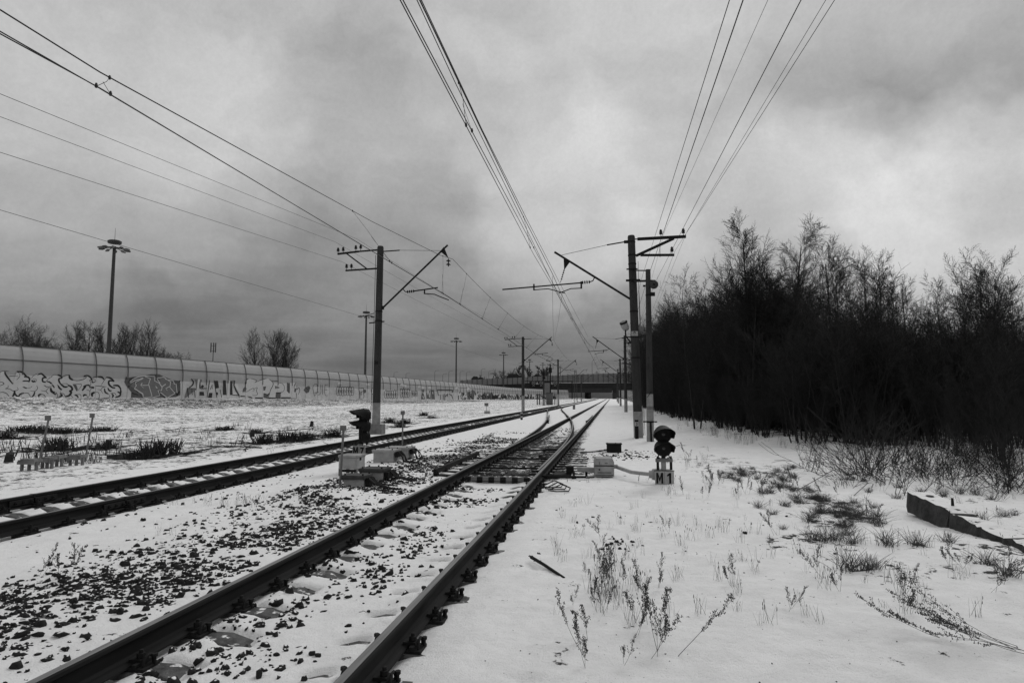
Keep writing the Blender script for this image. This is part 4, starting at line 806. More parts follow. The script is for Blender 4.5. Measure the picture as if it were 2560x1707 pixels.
def droppers(parent, upper, lowers, ys, loop=True):
    for y in ys:
        a = z_on(upper, y); b = z_on(lowers[0], y-.25)
        if a is None or b is None: continue
        m = MB(); mid_ = a.lerp(b, .5); m.tube([a, a.lerp(b, .4)+Vector((.02, .02, 0)), b], .0045, 4)
        if len(lowers) > 1:
            c = z_on(lowers[1], y+.05)
            if c is not None: m.tube([mid_, c], .0045, 4); m.lathe(c+Vector((0, 0, -.02)), [(.016, 0), (.024, .03), (.012, .07)], 6)
        m.lathe(b+Vector((0, 0, -.02)), [(.016, 0), (.024, .03), (.012, .07)], 6); m.lathe(a+Vector((0, 0, -.03)), [(.014, 0), (.022, .03), (.012, .06)], 6)
        m.build('dropper', M_wire, parent)
# brushwood side track
sB = D(1132, 648, 26.5); s2 = D(1384, 850, 68); s3 = D(1441, 905, 109); s4 = Vector((s3.x, 150, s3.z)); s5 = Vector((s3.x, 191, s3.z)); far = Vector((s3.x, 330, 7))
a0 = DX(0, 25, -7.35); a1 = DX(250, 181, -7.2)
mL, mLp = wire('messenger_wire', [back(a0, a1, -9), a0, a1, D(930, 554, 22.0), D(1100, 638, 25.6), sB, s2, s3, s4, s5], .010, 'messenger wire sagging down to the disc insulator of the pole by the cut brush', 'wire', WG, sag=[0, 0, .0, .0, 0, .75, .75, .75, .75, .75])
cB = D(1120, 741, 26.5)
for k, (p0, p1) in enumerate((((0, 79), (245, 219)), ((0, 85), (252, 222)))):
    q0 = DX(*p0, -7.25-.04*k); q1 = DX(*p1, -7.2-.04*k); cf = [Vector((-7.6+.05*k, 68, 5.85)), Vector((-7.5+.05*k, 109, 5.8)), Vector((-7.5+.05*k, 191, 5.75))]
    o, pts = wire('contact_wire', [back(q0, q1, -9), q0, q1, cB+Vector((-.03*k, 0, 0))]+cf, .0085, ['upper of the two contact wires over the brushwood side track', 'lower of the two contact wires over the brushwood side track'][k], 'wire', WG)
    if k == 0: cLp = pts
    else: cLp2 = pts
droppers(mL, mLp, [cLp, cLp2], [a1.y+.2, 19.6, 25.8, 29, 34.5, 40, 47, 55, 62, 74, 82, 90, 98])
for k, (pt, pl_, lab) in enumerate((((0, 235), (893, 598), 'upper thin feeder wire to the inner insulators of the nearest pole'), ((0, 292), (838, 605), 'second thin feeder wire to the outer insulators of the nearest pole'), ((0, 381), (856, 655), 'thin feeder wire to the lower arm insulators of the nearest pole'))):
    e = D(*pl_, 26.5); xx = e.x-.1; p0 = DX(*pt, xx); dx2 = e.x+10.2
    tz2 = e.z-.3
    wire('feeder_wire', [back(p0, e, -9), p0, e, Vector((-9.55+dx2, 68, tz2)), Vector((-9.2+dx2, 109, tz2-.1)), Vector((-9.2+dx2, 191, tz2-.2))], .0055, lab, 'wire', WG, sag=[0, 0, .12, .5, .5, .6])
e = D(935, 800, 26.5); p0 = DX(0, 525, -10.6)
wire('feeder_wire', [back(p0, e, -9), p0, e, Vector((-9.9, 68, 4.9)), Vector((-9.5, 109, 4.9)), Vector((-9.5, 191, 4.9))], .0045, 'lowest and faintest wire passing the light mast towards the nearest pole', 'wire', WG, sag=[0, 0, .1, .4, .4, .5])
# thicket side track
mB = D(1380, 682, 26.2); m2_ = D(1482, 868, 67); m3_ = D(1513, 915, 109)
gB = back(DX(1047, 0, -2.6), DX(1145, 215, -2.6), -9)
mR, mRp = wire('messenger_wire', [back(DX(1049, 0, -2.6), DX(1145, 200, -2.6), -9), DX(1049, 0, -2.6), DX(1200, 318, -2.55), D(1310, 545, 21.5), mB, m2_, m3_, Vector((m3_.x, 150, m3_.z)), Vector((m3_.x, 191, m3_.z))], .012, 'thick messenger wire over the track nearer the thicket', 'wire', WG, sag=[0, 0, 0, 0, .55, .6, .6, .6])
wire('messenger_wire', [back(DX(1042, 0, -2.68), DX(1131, 200, -2.68), -9), DX(1042, 0, -2.68), DX(1137, 205, -2.62), DX(1316, 572, -2.5), D(1402, 750, 31), D(1470, 860, 58)], .008, 'second messenger wire running close along the thick one', 'wire', WG)
wire('messenger_wire', [back(DX(1053, 0, -2.52), DX(1145, 195, -2.56), -9), DX(1053, 0, -2.52), DX(1204, 322, -2.5), DX(1318, 550, -2.42), D(1398, 705, 28.5), D(1470, 842, 58)], .008, 'third messenger wire ending in a turnbuckle farther on', 'wire', WG)
cRs = []
for k, (p0, p1, p2, lab) in enumerate((((1000, 0), (1146, 278), (1334, 636), 'outer of the two contact wires over the track nearer the thicket'), ((1007, 0), (1151, 274), (1341, 632), 'inner of the two contact wires over the track nearer the thicket'))):
    q0 = DX(*p0, -2.42+.04*k); q1 = DX(*p1, -2.36+.04*k); q2 = D(*p2, 22.3)
    o, pts = wire('contact_wire', [back(q0, q1, -9), q0, q1, q2, D(1393+4*k, 735, 26.2), Vector((-2.1+.04*k, 67, 5.85)), Vector((-2.2+.04*k, 109, 5.8)), Vector((-2.2+.04*k, 191, 5.75))], .0085, lab, 'wire', WG); cRs.append(pts)
droppers(mR, mRp, cRs, [DX(1146, 200, -2.58).y, 21.3, 35, 43, 51, 59, 74, 82, 90])
wire('contact_wire', [D(1381, 690, 26.2), D(1382, 790, 30), D(1384, 845, 45), D(1384, 850, 67.5)], .006, 'thin anchoring wire hanging from the registration arm towards the far insulator', 'wire', WG)
wire('contact_wire', [D(1406, 730, 26.2), D(1396, 800, 40), D(1386, 850, 66)], .006, 'second thin anchoring wire crossing to the far insulator', 'wire', WG)
# feeders above the thicket side
RW = [((1824, 0), 1.95, .008, (1606, 690), 'first feeder wire above the thick pole'), ((1858, 0), 2.15, .011, (1621, 690), 'second and thickest feeder wire above the thick pole'), ((1920, 0), None, .0045, (1661, 580), 'hair-thin wire ending at the inner top insulator of the thick pole'), ((2003, 0), 3.1, .0095, (1640, 702), 'stout feeder wire passing behind the loudspeaker'), ((2065, 0), None, .0055, (1717, 580), 'thin wire ending at the outer top insulator of the thick pole'), ((2087, 0), None, .0055, (1687, 628), 'thin wire ending at the lower arm insulator of the thick pole')]
for p0, X, r, pe, lab in RW:
    if X is None:
        e = D(*pe, 26.2); q0 = DX(*p0, e.x+.5); pts = [back(q0, e, -6), q0, e, Vector((e.x-1.02+1.37, 67, e.z-.25)), Vector((e.x+.34, 109, e.z-.3)), Vector((e.x+.34, 191, e.z-.3))]; sg = [0, 0, .05, .5, .5, .6]
    else:
        q0 = DX(*p0, X); e = DX(*pe, X-.02); pts = [back(q0, e, -6), q0, e, Vector((X-.1, 67, e.z-.1)), Vector((X-.1, 109, e.z-.2)), Vector((X-.1, 191, e.z-.3))]; sg = [0, 0, 0, .3, .4, .6]
    wire('feeder_wire', pts, r, lab, 'wire', WG, sag=sg)

# ------------------------------------------------------------------ dwarf signals, boxes, markers
def signal_head(parent, c, face, r=.135, hood=True):
    """round lamp head; face = direction it looks (radians about Z, 0 = towards -Y)"""
    f = Vector((sin(face), -cos(face), 0)); c = Vector(c); side = Vector((cos(face), sin(face), 0))
    m = MB(); m.lathe(c-f*.20, [(r*.55, 0), (r*.95, .03), (r*1.02, .10), (r*1.02, .19), (r*.80, .20), (r*.80, .17)], 24, f); hd = m.build('lamp_head', M_black, parent)
    m = MB(); m.lathe(c-f*.05, [(r*.78, 0), (r*.72, .015), (r*.45, .04), (.002, .05)], 20, f); m.build('lens', M_lens, hd, smooth=True)
    if hood:   # sheet hood, longest at the top
        m = MB(); n = 20; vs = []
        for i in range(n+1):
            a = radians(-25+230*i/n); k = max(0, sin(a))**.7; rr = r*1.05
            o = c+side*(cos(a)*rr)+Vector((0, 0, sin(a)*rr)); ln_ = .05+.21*k
            fl = side*(cos(a)*rr*.20)+Vector((0, 0, sin(a)*rr*.04-.05*k))
            vs += [o-f*.05, o+f*ln_+fl]
        vs2 = [v+(v-c).normalized()*.006 for v in vs]; N_ = len(vs); fs = []
        for i in range(n): fs += [(2*i, 2*i+1, 2*i+3, 2*i+2), (N_+2*i, N_+2*i+2, N_+2*i+3, N_+2*i+1), (2*i+1, N_+2*i+1, N_+2*i+3, 2*i+3)]
        m.add(vs+vs2, fs); m.build('hood', M_black, hd)
    return hd
c_ = G(1660, 1216); zb = gz(c_.x, c_.y)
S1 = thing('dwarf_signal', 'black two-lamp dwarf signal with plates reading M 1 on the open snow', 'signal', (c_.x, c_.y, 0), YAW*.6, 'dwarf signals')
m = MB(); m.tube([(0, 0, -.2), (0, 0, .52)], .046, 16); m.build('post', M_white, S1)
for x0, s in ((-.088, 'M'), (.088, '1')):
    m = MB(); m.box((x0, -.075, .165), (.17, .012, .25)); p = m.build('letter_plate', M_plate, S1, bevel=.003)
    letter_M(.27, .125, M_black, 'letter', p, (x0, -.083, .165)) if s == 'M' else digit_one(M_black, p, (x0, -.083, .165))
m = MB()
for x in (-.115, .125): m.box((x, -.06, .42), (.045, .03, .22)); m.box((x, -.06, .54), (.03, .03, .04))
m.box((0, -.066, .297), (.36, .02, .014)); m.box((0, -.066, .034), (.34, .02, .014)); m.build('plate_frame', M_iron, S1)
m = MB(); m.box((0, -.062, .485), (.31, .035, .06)); m.build('cross_bar', M_grey, S1)
m = MB()
for sx in (-1, 1): m.tube([(sx*.03, -.02, .50), (sx*.10, -.05, .535), (sx*.09, -.02, .60)], .012, 6)
m.tube([(0, 0, .5), (0, 0, 1.0)], .04, 10); m.build('neck', M_iron, S1)
signal_head(S1, (0, -.06, .70), .05, .150); signal_head(S1, (0, -.06, .955), .05, .155)
# M 7
c_ = D(901, 1115, 13.3); S7 = thing('dwarf_signal', 'black dwarf signal with three stacked lamps and plates reading M 7 behind a white box', 'signal', (c_.x, 13.3, 0), 0, 'dwarf signals')
m = MB(); m.tube([(0, 0, -.2), (0, 0, .62)], .045, 14); m.build('post', M_grey, S7)
for x0, s in ((-.075, 'M'), (.075, '7')):
    m = MB(); m.box((x0, -.075, .47), (.145, .012, .235)); p = m.build('letter_plate', M_white, S7, bevel=.003)
    letter_M(.25, .11, M_black, 'letter', p, (x0, -.083, .47)) if s == 'M' else text_mesh(s, .215, M_black, 'letter', p, (x0, -.083, .47), width=.09, bold=.03)
m = MB(); m.tube([(0, .02, .55), (0, .02, 1.3)], .05, 10); m.bar((.13, .03, .60), (.15, .03, .72), .03); m.bar((-.13, .03, .60), (-.10, .03, .7), .03); m.build('neck', M_iron, S7)
for z, r in ((.77, .125), (1.00, .14), (1.24, .14)): signal_head(S7, (.01, -.02, z), -.85, r, hood=(z > .8))
m = MB()
for z in (.80, 1.02, 1.25): m.box((.155, .04, z), (.02, .10, .2))
m.build('back_cover', M_grey, S7)
# white relay box on a stand in front of it
ca = G(853, 1190); t = thing('relay_box', 'pale lidded box on short legs in front of the three-lamp dwarf signal', 'box', (-5.42, 12.75, gz(-5.42, 12.75)))
m = MB(); m.box((0, .0, .24), (.40, .44, .235)); m.build('body', M_white, t, bevel=.012)
m = MB(); m.box((0, 0, .385), (.43, .47, .05)); m.build('lid', M_white, t, bevel=.012)
for sx, sy in ((-1, -1), (1, -1), (-1, 1), (1, 1)):
    m = MB(); m.box((sx*.17, sy*.19, .03), (.06, .05, .22)); m.build('leg', M_grey, t)
m = MB(); m.box((.208, -.05, .32), (.02, .06, .05)); m.box((0, -.20, .09), (.36, .04, .05)); m.build('latch', M_iron, t)
def pit_box(x, y, w, d, h, label, tilt=0.0, cables=True, seed=0, lid=M_grey, rz=0.0):
    t = thing('cable_box', label, 'box', (x, y, gz(x, y)), rz, 'lidded cable boxes between the tracks'); r = random.Random(seed)
    m = MB(); m.prism([(-w/2+.03, -d/2+.03), (w/2-.03, -d/2+.03), (w/2-.03, d/2-.03), (-w/2+.03, d/2-.03)], -.15, h-.03); m.build('body', M_white, t, bevel=.01)
    m = MB(); m.box((0, 0, h), (w, d, .045)); m.box((0, 0, h-.035), (w*.97, d*.97, .03)); m.cm = 1
    for bx, by in ((-.38, -.38), (.38, -.38), (-.38, .38), (.38, .38), (0, .4)): m.lathe((bx*w, by*d, h+.02), [(.016, 0), (.016, .03)], 6)
    m.build('lid', [lid, M_iron], t)
    if cables:
        m = MB()
        for k in range(5):
            sx = w/2; yy = r.uniform(-d*.4, d*.4); e = r.uniform(.18, .36); m.tube([(sx-.02, yy, h-.05), (sx+.05, yy, h-.03), (sx+.10+.2*e, yy-.03, h-.12), (sx+.14+.3*e, yy-.08+r.uniform(-.1, .1), .04), (sx+.3+e, yy-.15+r.uniform(-.25, .2), .01)], .014, 6)
        m.build('cables', M_black, t)
        m = MB(); m.box((w/2+.03, 0, h-.10), (.07, d*.7, .12)); m.build('cable_gland', M_iron, t)
    return t
c_ = G(886, 1222); pit_box(c_.x, c_.y+.12, .44, .40, .17, 'low pale box with dark flat lid half sunk in the snow drift', seed=1, lid=M_lidd)
c_ = G(933, 1208); pit_box(c_.x, c_.y+.10, .50, .44, .20, 'low dark-lidded box with loose cables reaching towards the rail', seed=2, lid=M_lidd)
pit_box(-5.62, 15.35, .58, .50, .30, 'pale pit box with stained sides beyond the three-lamp signal', seed=3, lid=M_white)
pit_box(-5.60, 16.35, .66, .55, .30, 'second pale pit box half hidden behind the stained one', seed=4, lid=M_white)
def marker(px, py, ptop, Y, size, label, lean=0.0):
    b = D(px, py, Y); zt = D(px, ptop, Y).z; g = gz(b.x, Y); t = thing('marker_post', label, 'marker', (b.x, Y, g), YAW, 'cable marker posts')
    h = zt-g; lx = lean*h
    m = MB(); m.tube([(0, 0, -.2), (lx, 0, h-size*.9)], .022, 8); m.build('post', M_grey, t)
    m = MB(); m.box((lx, -.025, h-size/2), (size*1.2, .01, size)); m.build('plate', M_grey, t, bevel=.003)
marker(849, 1205, 1063, 10.9, .095, 'thin marker post with small square plate rising from the sunken box', .045)
marker(1006, 1118, 1027, 17.2, .10, 'thin marker post beside the far pair of pit boxes')
marker(93, 1165, 1038, 13.3, .125, 'leaning marker post behind the low plank stands, its plate wider', .17)
marker(210, 1150, 1033, 14.3, .11, 'leaning marker post above the last low plank stand', .13)
marker(1216, 1038, 1007, 58, .30, 'distant marker post with a small plate on a pale block')
m = MB(); c_ = D(1218, 1033, 58); m.box((c_.x, 58, gz(c_.x, 58)+.12), (.5, .4, .3)); tag(m.build('concrete_block', M_white, bevel=.02), 'pale block at the foot of the distant marker post', 'block')
# low plank stands
for k, (px, py, w) in enumerate(((74, 1177, .50), (119, 1172, .34), (143, 1168, .36), (192, 1164, .46))):
    c_ = G(px, py); t = thing('plank_stand', ['first low stand of planks on short legs beside the outer rail', 'second low stand, its top board tilted', 'third low stand touching the tilted one', 'last low stand, below the second marker post'][k], 'stand', (c_.x, c_.y, gz(c_.x, c_.y)), .12, 'low plank stands')
    m = MB(); m.box((0, 0, .215), (w*.75, .26, .05)); m.box((.02, -.02, .25), (w*.6, .2, .025)); m.build('top', M_foot, t, bevel=.008)
    m = MB(); m.box((0, -.12, .175), (w*.78, .03, .06)); m.build('apron', M_foot, t)
    for q in (-.33, .0, .33):
        m = MB(); m.tube([(q*w, -.02, -.1), (q*w, -.02, .19)], .035, 8); m.build('leg', M_foot, t)
# point machine, its pipe and the dark box
c_ = G(1507, 1192); t = thing('point_machine', 'pale box-shaped point machine joined by a beam to the turnout', 'point machine', (c_.x+.02, c_.y+.12, gz(c_.x, c_.y)), .06)
m = MB(); m.box((0, 0, .13), (.40, .50, .22)); m.build('body', M_white, t, bevel=.015)
m = MB(); m.prism([(-.20, 0), (.20, 0), (.20, .07), (.165, .14), (-.165, .14), (-.20, .07)], -.25, .25, lambda x, y, z: (x, z, .245+y)); m.build('cover', M_white, t, bevel=.01)
m = MB(); m.box((0, -.252, .236), (.40, .01, .012)); m.box((-.10, -.254, .29), (.008, .006, .05)); m.box((.04, -.254, .29), (.06, .006, .008)); m.box((0, -.254, .10), (.28, .006, .012)); m.box((.0, -.254, .05), (.36, .004, .01)); m.lathe((-.1, -.252, .16), [(.018, 0), (.012, .01)], 6, (0, -1, 0)); m.build('trim', M_iron, t)
m = MB(); m.prism([(-.20, .08), (-.55, .11), (-.55, .19), (-.20, .17)], -.10, .05, lambda x, y, z: (x, z, y)); m.build('drive_beam', M_white, t)
m = MB(); m.box((-.70, 0, .13), (.16, .22, .14)); m.box((-.36, .02, .01), (.05, .06, .2)); m.box((-.85, .02, .02), (.35, .5, .05)); m.lathe((-.62, -.35, .0), [(.05, -.02), (.05, .04), (.02, .05), (.02, .12)], 8); m.build('drive_gear', M_iron, t)
pp = D(1665, 1176, 11.95); base = Vector((c_.x+.02, c_.y+.12, gz(c_.x, c_.y)))
m = MB(); e_ = Vector((.62-base.x, 12.2-base.y, .20)); s_ = Vector((.21, 0, .19)); m.box((.24, 0, .20), (.09, .16, .07)); m.tube([s_, s_+Vector((.05, 0, 0)), s_.lerp(e_, .5)+Vector((0, 0, -.035)), e_-Vector((.02, 0, 0)), e_], .036, 10); m.build('conduit', M_white, t)
m = MB(); m.lathe(e_-Vector((.04, 0, 0)), [(.07, 0), (.07, .05), (.10, .06), (.11, .14), (.105, .38), (.06, .42)], 12, (1, -.12, 0)); m.build('conduit_head', M_white, t)
m = MB(); m.box((e_.x+.12, e_.y, .05), (.07, .07, .2)); m.lathe((e_.x+.14, e_.y-.02, e_.z+.1), [(.015, 0), (.015, .03)], 6); m.build('foot', M_iron, t)
c_ = G(1535, 1130); t = thing('track_box', 'small black box lying among stones beside the turnout', 'box', (c_.x, c_.y, gz(c_.x, c_.y)), .05)
m = MB(); m.box((0, 0, .12), (.42, .36, .24)); m.build('body', M_black, t, bevel=.01)
m = MB(); m.box((0, 0, .25), (.46, .40, .025))
for sx in (-.2, .05, .2): m.lathe((sx, -.1, .26), [(.014, 0), (.014, .03)], 6)
m.build('lid', M_iron, t)
m = MB(); m.tube([(-.2, -.05, .08), (-.45, -.10, .03), (-.75, -.22, .02), (-1.0, -.25, .0)], .018, 6); m.build('cable', M_black, t)
m = MB()
for k in range(3):
    c_ = G(1390+k*9, 1218+k*5); m.tube([(c_.x-.22, c_.y, .03), (c_.x-.05, c_.y+.18, .10), (c_.x+.12, c_.y+.1, .05), (c_.x+.10, c_.y-.1, .02), (c_.x-.1, c_.y-.16, .02), (c_.x-.25, c_.y-.12, .03)], .011, 6)
tag(m.build('loose_cable', M_black), 'black loops of cable lying on the snow beside the rail', 'cable')
# little striped pegs between the tracks
for px, py, pt, lab in ((1304, 1049, 1030, 'short black and white peg between the tracks'), (1435, 1023, 1012, 'farther short dark peg between the tracks')):
    c_ = G(px, py); s = (py-pt)/1580*c_.length; t = thing('clearance_peg', lab, 'peg', (c_.x, c_.y, gz(c_.x, c_.y)), 0, 'clearance pegs')
    for k in range(4):
        m = MB(); m.tube([(0, 0, s*k/4-(.1 if k == 0 else 0)), (0, 0, s*(k+1)/4)], .085 if c_.y < 60 else .16, 10); m.build('band', M_black if k % 2 == 0 else M_white, t)
# old concrete sleeper lying in the grass
t = thing('fallen_sleeper', 'old concrete sleeper lying askew in the snow with an iron bolt standing up', 'sleeper', (0, 0, 0))
pa = D(2290, 1272, 9.8); pb = D(2600, 1402, 7.6); pa.z = gz(pa.x, pa.y)+.17; pb.z = gz(pb.x, pb.y)+.065; dv = (pb-pa); L_ = dv.length; dv.normalize(); sd = Vector((-dv.y, dv.x, 0)).normalized(); upv = dv.cross(sd); upv = -upv if upv.z < 0 else upv
def SP(u, v, w): return pa+dv*u+sd*v+upv*w
m = MB(); st = []
BS = [(0, .08, .11, .0), (.05, .105, .14, -.06), (.12, .12, .14, -.12), (.45, .12, .13, -.14), (.95, .115, .10, -.16), (1.05, .11, .06, -.17), (1.5, .10, .02, -.17), (1.9, .10, .0, -.17), (2.5, .11, .03, -.17), (2.8, .11, .03, -.17)]
rb_ = random.Random(8); J = lambda a: rb_.uniform(-a, a)
for u in sorted([b[0] for b in BS]+[.12+.075*k for k in range(35)]):
    hw, top, bot = (float(np.interp(u, [b[0] for b in BS], [b[q] for b in BS])) for q in (1, 2, 3)); e_ = .009 if u < .9 else .022; hw *= 1.25
    st.append([SP(u, -hw*1.15+J(e_), bot+J(e_)), SP(u, hw*1.15+J(e_), bot), SP(u, hw+J(e_), top+J(e_)), SP(u, -hw+J(e_), top+J(e_))])
vs = [q for s in st for q in s]; fs = [(0, 1, 2, 3)]+[(i*4+k, (i+1)*4+k, (i+1)*4+(k+1) % 4, i*4+(k+1) % 4) for i in range(len(st)-1) for k in range(4)]+[tuple((len(st)-1)*4+k for k in (3, 2, 1, 0))]
m.add(vs, [f[::-1] for f in fs]); m.build('body', M_beam, t, bevel=.012)
m = MB(); q = SP(.78, .02, .10); m.tube([q, q+Vector((0, 0, .11))], [.020, .015], 8); m.build('bolt', M_iron, t)
m = MB(); m.lathe(SP(.30, .02, .138), [(.05, 0), (.045, .006)], 12, upv); m.build('bolt_hole', M_black, t)
m = MB(); m.bar(SP(.05, -.136, .03), SP(.95, -.137, -.02), .008, .014); m.build('crack', M_black, t)
# stick on the snow, concrete chunk, stumps
a = G(1328, 1402); b = G(1410, 1441); m = MB(); m.tube([(a.x, a.y, gz(a.x, a.y)+.05), (a.x*.6+b.x*.4, a.y*.6+b.y*.4, gz(a.x, a.y)+.035), (b.x, b.y, gz(b.x, b.y)+.005)], [.017, .016, .012], 8)
for k in range(5): m.bar((a.x, a.y, gz(a.x, a.y)+.05), (a.x-.03+.012*k, a.y+.02*cos(k), gz(a.x, a.y)+.055+.012*sin(k*2)), .006)
tag(m.build('broken_stick', M_black), 'short black broken stick lying on the open snow', 'stick')
def spot(px, py, dz=0.0):
    c = G(px, py); z = gz(c.x, c.y); c = G(px, py, z); return Vector((c.x, c.y, gz(c.x, c.y)+dz))
c_ = spot(300, 1146); m = MB(); m.prism([(-.34, -.09), (.30, -.12), (.33, .10), (-.30, .08)], 0, .11, lambda x, y, z: (x, y, z*(1+.6*(x > 0)))); o = m.build('concrete_chunk', M_beam, bevel=.01); o.location = c_; tag(o, 'dark slab of concrete lying among the cut brush', 'slab')

# ------------------------------------------------------------------ light masts behind the barrier
def mast(px, ptop, Y, label, n=10):
    tp = D(px, ptop, Y); g = gz(tp.x, Y); t = thing('light_mast', label, 'light mast', (tp.x, Y, g), 0, 'tall light masts behind the barrier'); h = tp.z-g
    m = MB(); m.tube([(0, 0, -.5), (0, 0, h-1.2)], [.42, .26], 12); m.build('mast', M_mast, t)
    m = MB(); m.lathe((0, 0, h-.75), [(.6, 0), (1.1, .1), (1.15, .5), (.9, .65), (.3, .75)], 18); m.tube([(0, 0, h), (0, 0, h+2.2)], [.04, .02], 6); m.build('crown', M_mast, t)
    m = MB(); m.lathe((0, 0, h-1.6), [(.30, 0), (.9, .1), (.95, .2), (.3, .25)], 14); m.build('ring', M_mast, t)
    for k in range(n):
        a = 2*pi*k/n+.3; u = Vector((cos(a), sin(a), 0)); m = MB(); m.bar(u*.8+Vector((0, 0, h-1.45)), u*1.6+Vector((0, 0, h-1.6)), .10)
        p = u*1.55+Vector((0, 0, h-1.62)); q = u*2.6+Vector((0, 0, h-1.75)); m.tube([p, p.lerp(q, .4), q], [.12, .26, .14], 8); m.build('lamp', M_mast if k % 2 else M_grey, t)
for px, pt, Y, lab in ((287, 600, 100, 'nearest and tallest light mast with a crown of lamps'), (916, 778, 186, 'second light mast, just beside the nearest concrete pole'), (1141, 844, 268, 'third light mast standing alone above the barrier'), (1259, 880, 350, 'fourth light mast in front of a round tree'), (1324, 898, 440, 'fifth light mast behind a pointed tree'), (1357, 907, 530, 'sixth light mast, small and pale'), (1401, 916, 620, 'seventh light mast right of the third pole'), (1492, 928, 700, 'eighth tiny light mast above the bridge')):
    mast(px, pt, Y, lab, 10 if Y < 300 else 6)
# telecom tower
tp = D(534, 856, 330); t = thing('telecom_tower', 'thin far telecom tower with antenna panels above the barrier', 'tower', (tp.x, 330, 0)); h = tp.z
m = MB(); m.tube([(0, 0, 0), (0, 0, h)], [.4, .16], 8); m.build('mast', M_mast, t)
for k in range(3):
    a = k*2.1; m = MB(); m.box((1.4*cos(a), 1.4*sin(a), h-3.0), (.45, .45, 5.5)); m.bar((0, 0, h-2), (1.4*cos(a), 1.4*sin(a), h-2), .2); m.bar((0, 0, h-5), (1.4*cos(a), 1.4*sin(a), h-5), .2); m.build('antenna', M_mast, t)
m = MB(); m.bar((0, 0, h-13), (1.8, 0, h-14.6), .2); m.bar((0, 0, h-13), (-1.8, 0, h-14.6), .2); m.build('platform', M_mast, t)

# ------------------------------------------------------------------ road bridge and the ramp behind the barrier
BY = 380.0
def BP(px, py, Y=BY): return D(px, py, Y)
br = thing('road_bridge', 'long road bridge with glazed screens crossing over the tracks', 'bridge')
zt = BP(1560, 958).z; zb_ = BP(1560, 975).z; xL = BP(1180, 960).x; xR = BP(1900, 960).x
m = MB(); m.box(((xL+xR)/2, BY, (zt+zb_)/2), (xR-xL, 14, zt-zb_)); m.build('deck', M_deck, br)
zl = BP(1300, 966).z
m = MB(); xr2 = BP(1530, 960).x; m.box(((xL+xr2)/2, BY-9.5, BP(1400, 976).z), (xr2-xL, 3, 2.6)); m.build('lower_girder', M_deck, br)
scp = [(1150, 951, 966), (1210, 947, 962), (1290, 944, 960), (1380, 939, 957), (1470, 935, 956), (1560, 932, 957), (1660, 934, 958), (1800, 940, 960)]
m = MB(); vs = []
for px, a, b in scp: p = BP(px, a, BY-7.4); q = BP(px, b, BY-7.4); vs += [(p.x, p.y, q.z), (p.x, p.y, p.z), (p.x, p.y+.2, p.z), (p.x, p.y+.2, q.z)]
fs = [(i*4+k, i*4+(k+1) % 4, (i+1)*4+(k+1) % 4, (i+1)*4+k) for i in range(len(scp)-1) for k in range(4)]; m.add(vs, fs); m.build('screen', M_screen, br)
m0 = None
for k in range(52):
    px = 1155+k*12.6; i = max(j for j in range(len(scp)) if scp[j][0] <= px) if px < 1800 else len(scp)-2
    i = min(i, len(scp)-2); f = (px-scp[i][0])/(scp[i+1][0]-scp[i][0]); ya = scp[i][1]+(scp[i+1][1]-scp[i][1])*f; yb = scp[i][2]+(scp[i+1][2]-scp[i][2])*f
    p = BP(px, ya, BY-7.6); q = BP(px, yb, BY-7.6); m = MB(); m.bar((p.x, p.y, q.z), (p.x, p.y, p.z+.4), .22); m.build('screen_post', M_deck, br)
for px, w in ((1466, 2.2), (1474, 1.6), (1536, 2.4), (1541, 2.0), (1700, 2.4)):
    p = BP(px, 972); m = MB(); m.box((p.x, BY+random.uniform(-4, 4), (zb_-.4)/2-.3), (w, 2, zb_+1.0)); m.build('pier', M_pier, br)
# sloping abutment of the ramp beyond the bridge, snow-streaked
m = MB(); p0 = BP(1478, 975, 430); p1 = BP(1545, 1000, 430)
m.prism([(p0.x-30, 0), (p1.x+4, 0), (p1.x-1, 2.2), (p0.x+6, 7.6), (p0.x-30, 8.6)], 429, 431, lambda x, y, z: (x, z, y)); tag(m.build('abutment', M_screen), 'grey sloping bridge abutment seen under the deck', 'abutment')
# ramp embankment carrying the road to the bridge
m = MB(); rp = [(BP(1150, 962, 386).x-90, 0), (BP(1420, 962, 386).x, 0)]
rz = BP(1150, 962, 386).z
m.prism([(BP(1120, 970, 388).x-60, -1), (BP(1300, 970, 388).x, -1), (BP(1300, 970, 388).x, 5.0), (BP(1120, 970, 388).x-60, 3.8)], 384, 396, lambda x, y, z: (x, z, y)); tag(m.build('road_ramp', M_deck), 'dark earth ramp leading up to the bridge behind the barrier', 'ramp')
# vehicles crossing
def far_vehicle(px, py, w, h, lab, cat, col, Y=BY-2):
    p = BP(px, py, Y); t = thing('far_%s' % cat, lab, cat, (p.x, Y, p.z))
    m = MB(); m.prism([(-w/2, 0), (w/2, 0), (w/2, h*.55), (w*.30, h*.6), (w*.18, h), (-w*.3, h), (-w*.42, h*.58), (-w/2, h*.5)], -.9, .9, lambda x, y, z: (x, z, y+.3)); m.build('body', col, t, bevel=.08)
    for sx in (-.3, .3):
        m = MB(); m.lathe((w*sx, -.95, .35), [(.36, 0), (.36, .25)], 12, (0, 1, 0)); m.build('wheel', M_black, t)
far_vehicle(1190, 951, 5.4, 2.2, 'small dark car at the left end of the bridge', 'car', M_car)
far_vehicle(1204, 951.5, 4.6, 1.7, 'small dark car following close behind', 'car', M_car)
far_vehicle(1287, 946, 9.5, 2.6, 'dark truck on the bridge beside the pointed tree', 'truck', M_car)
far_vehicle(1345, 943, 4.6, 1.6, 'low car half hidden by the bridge screen', 'car', M_car)
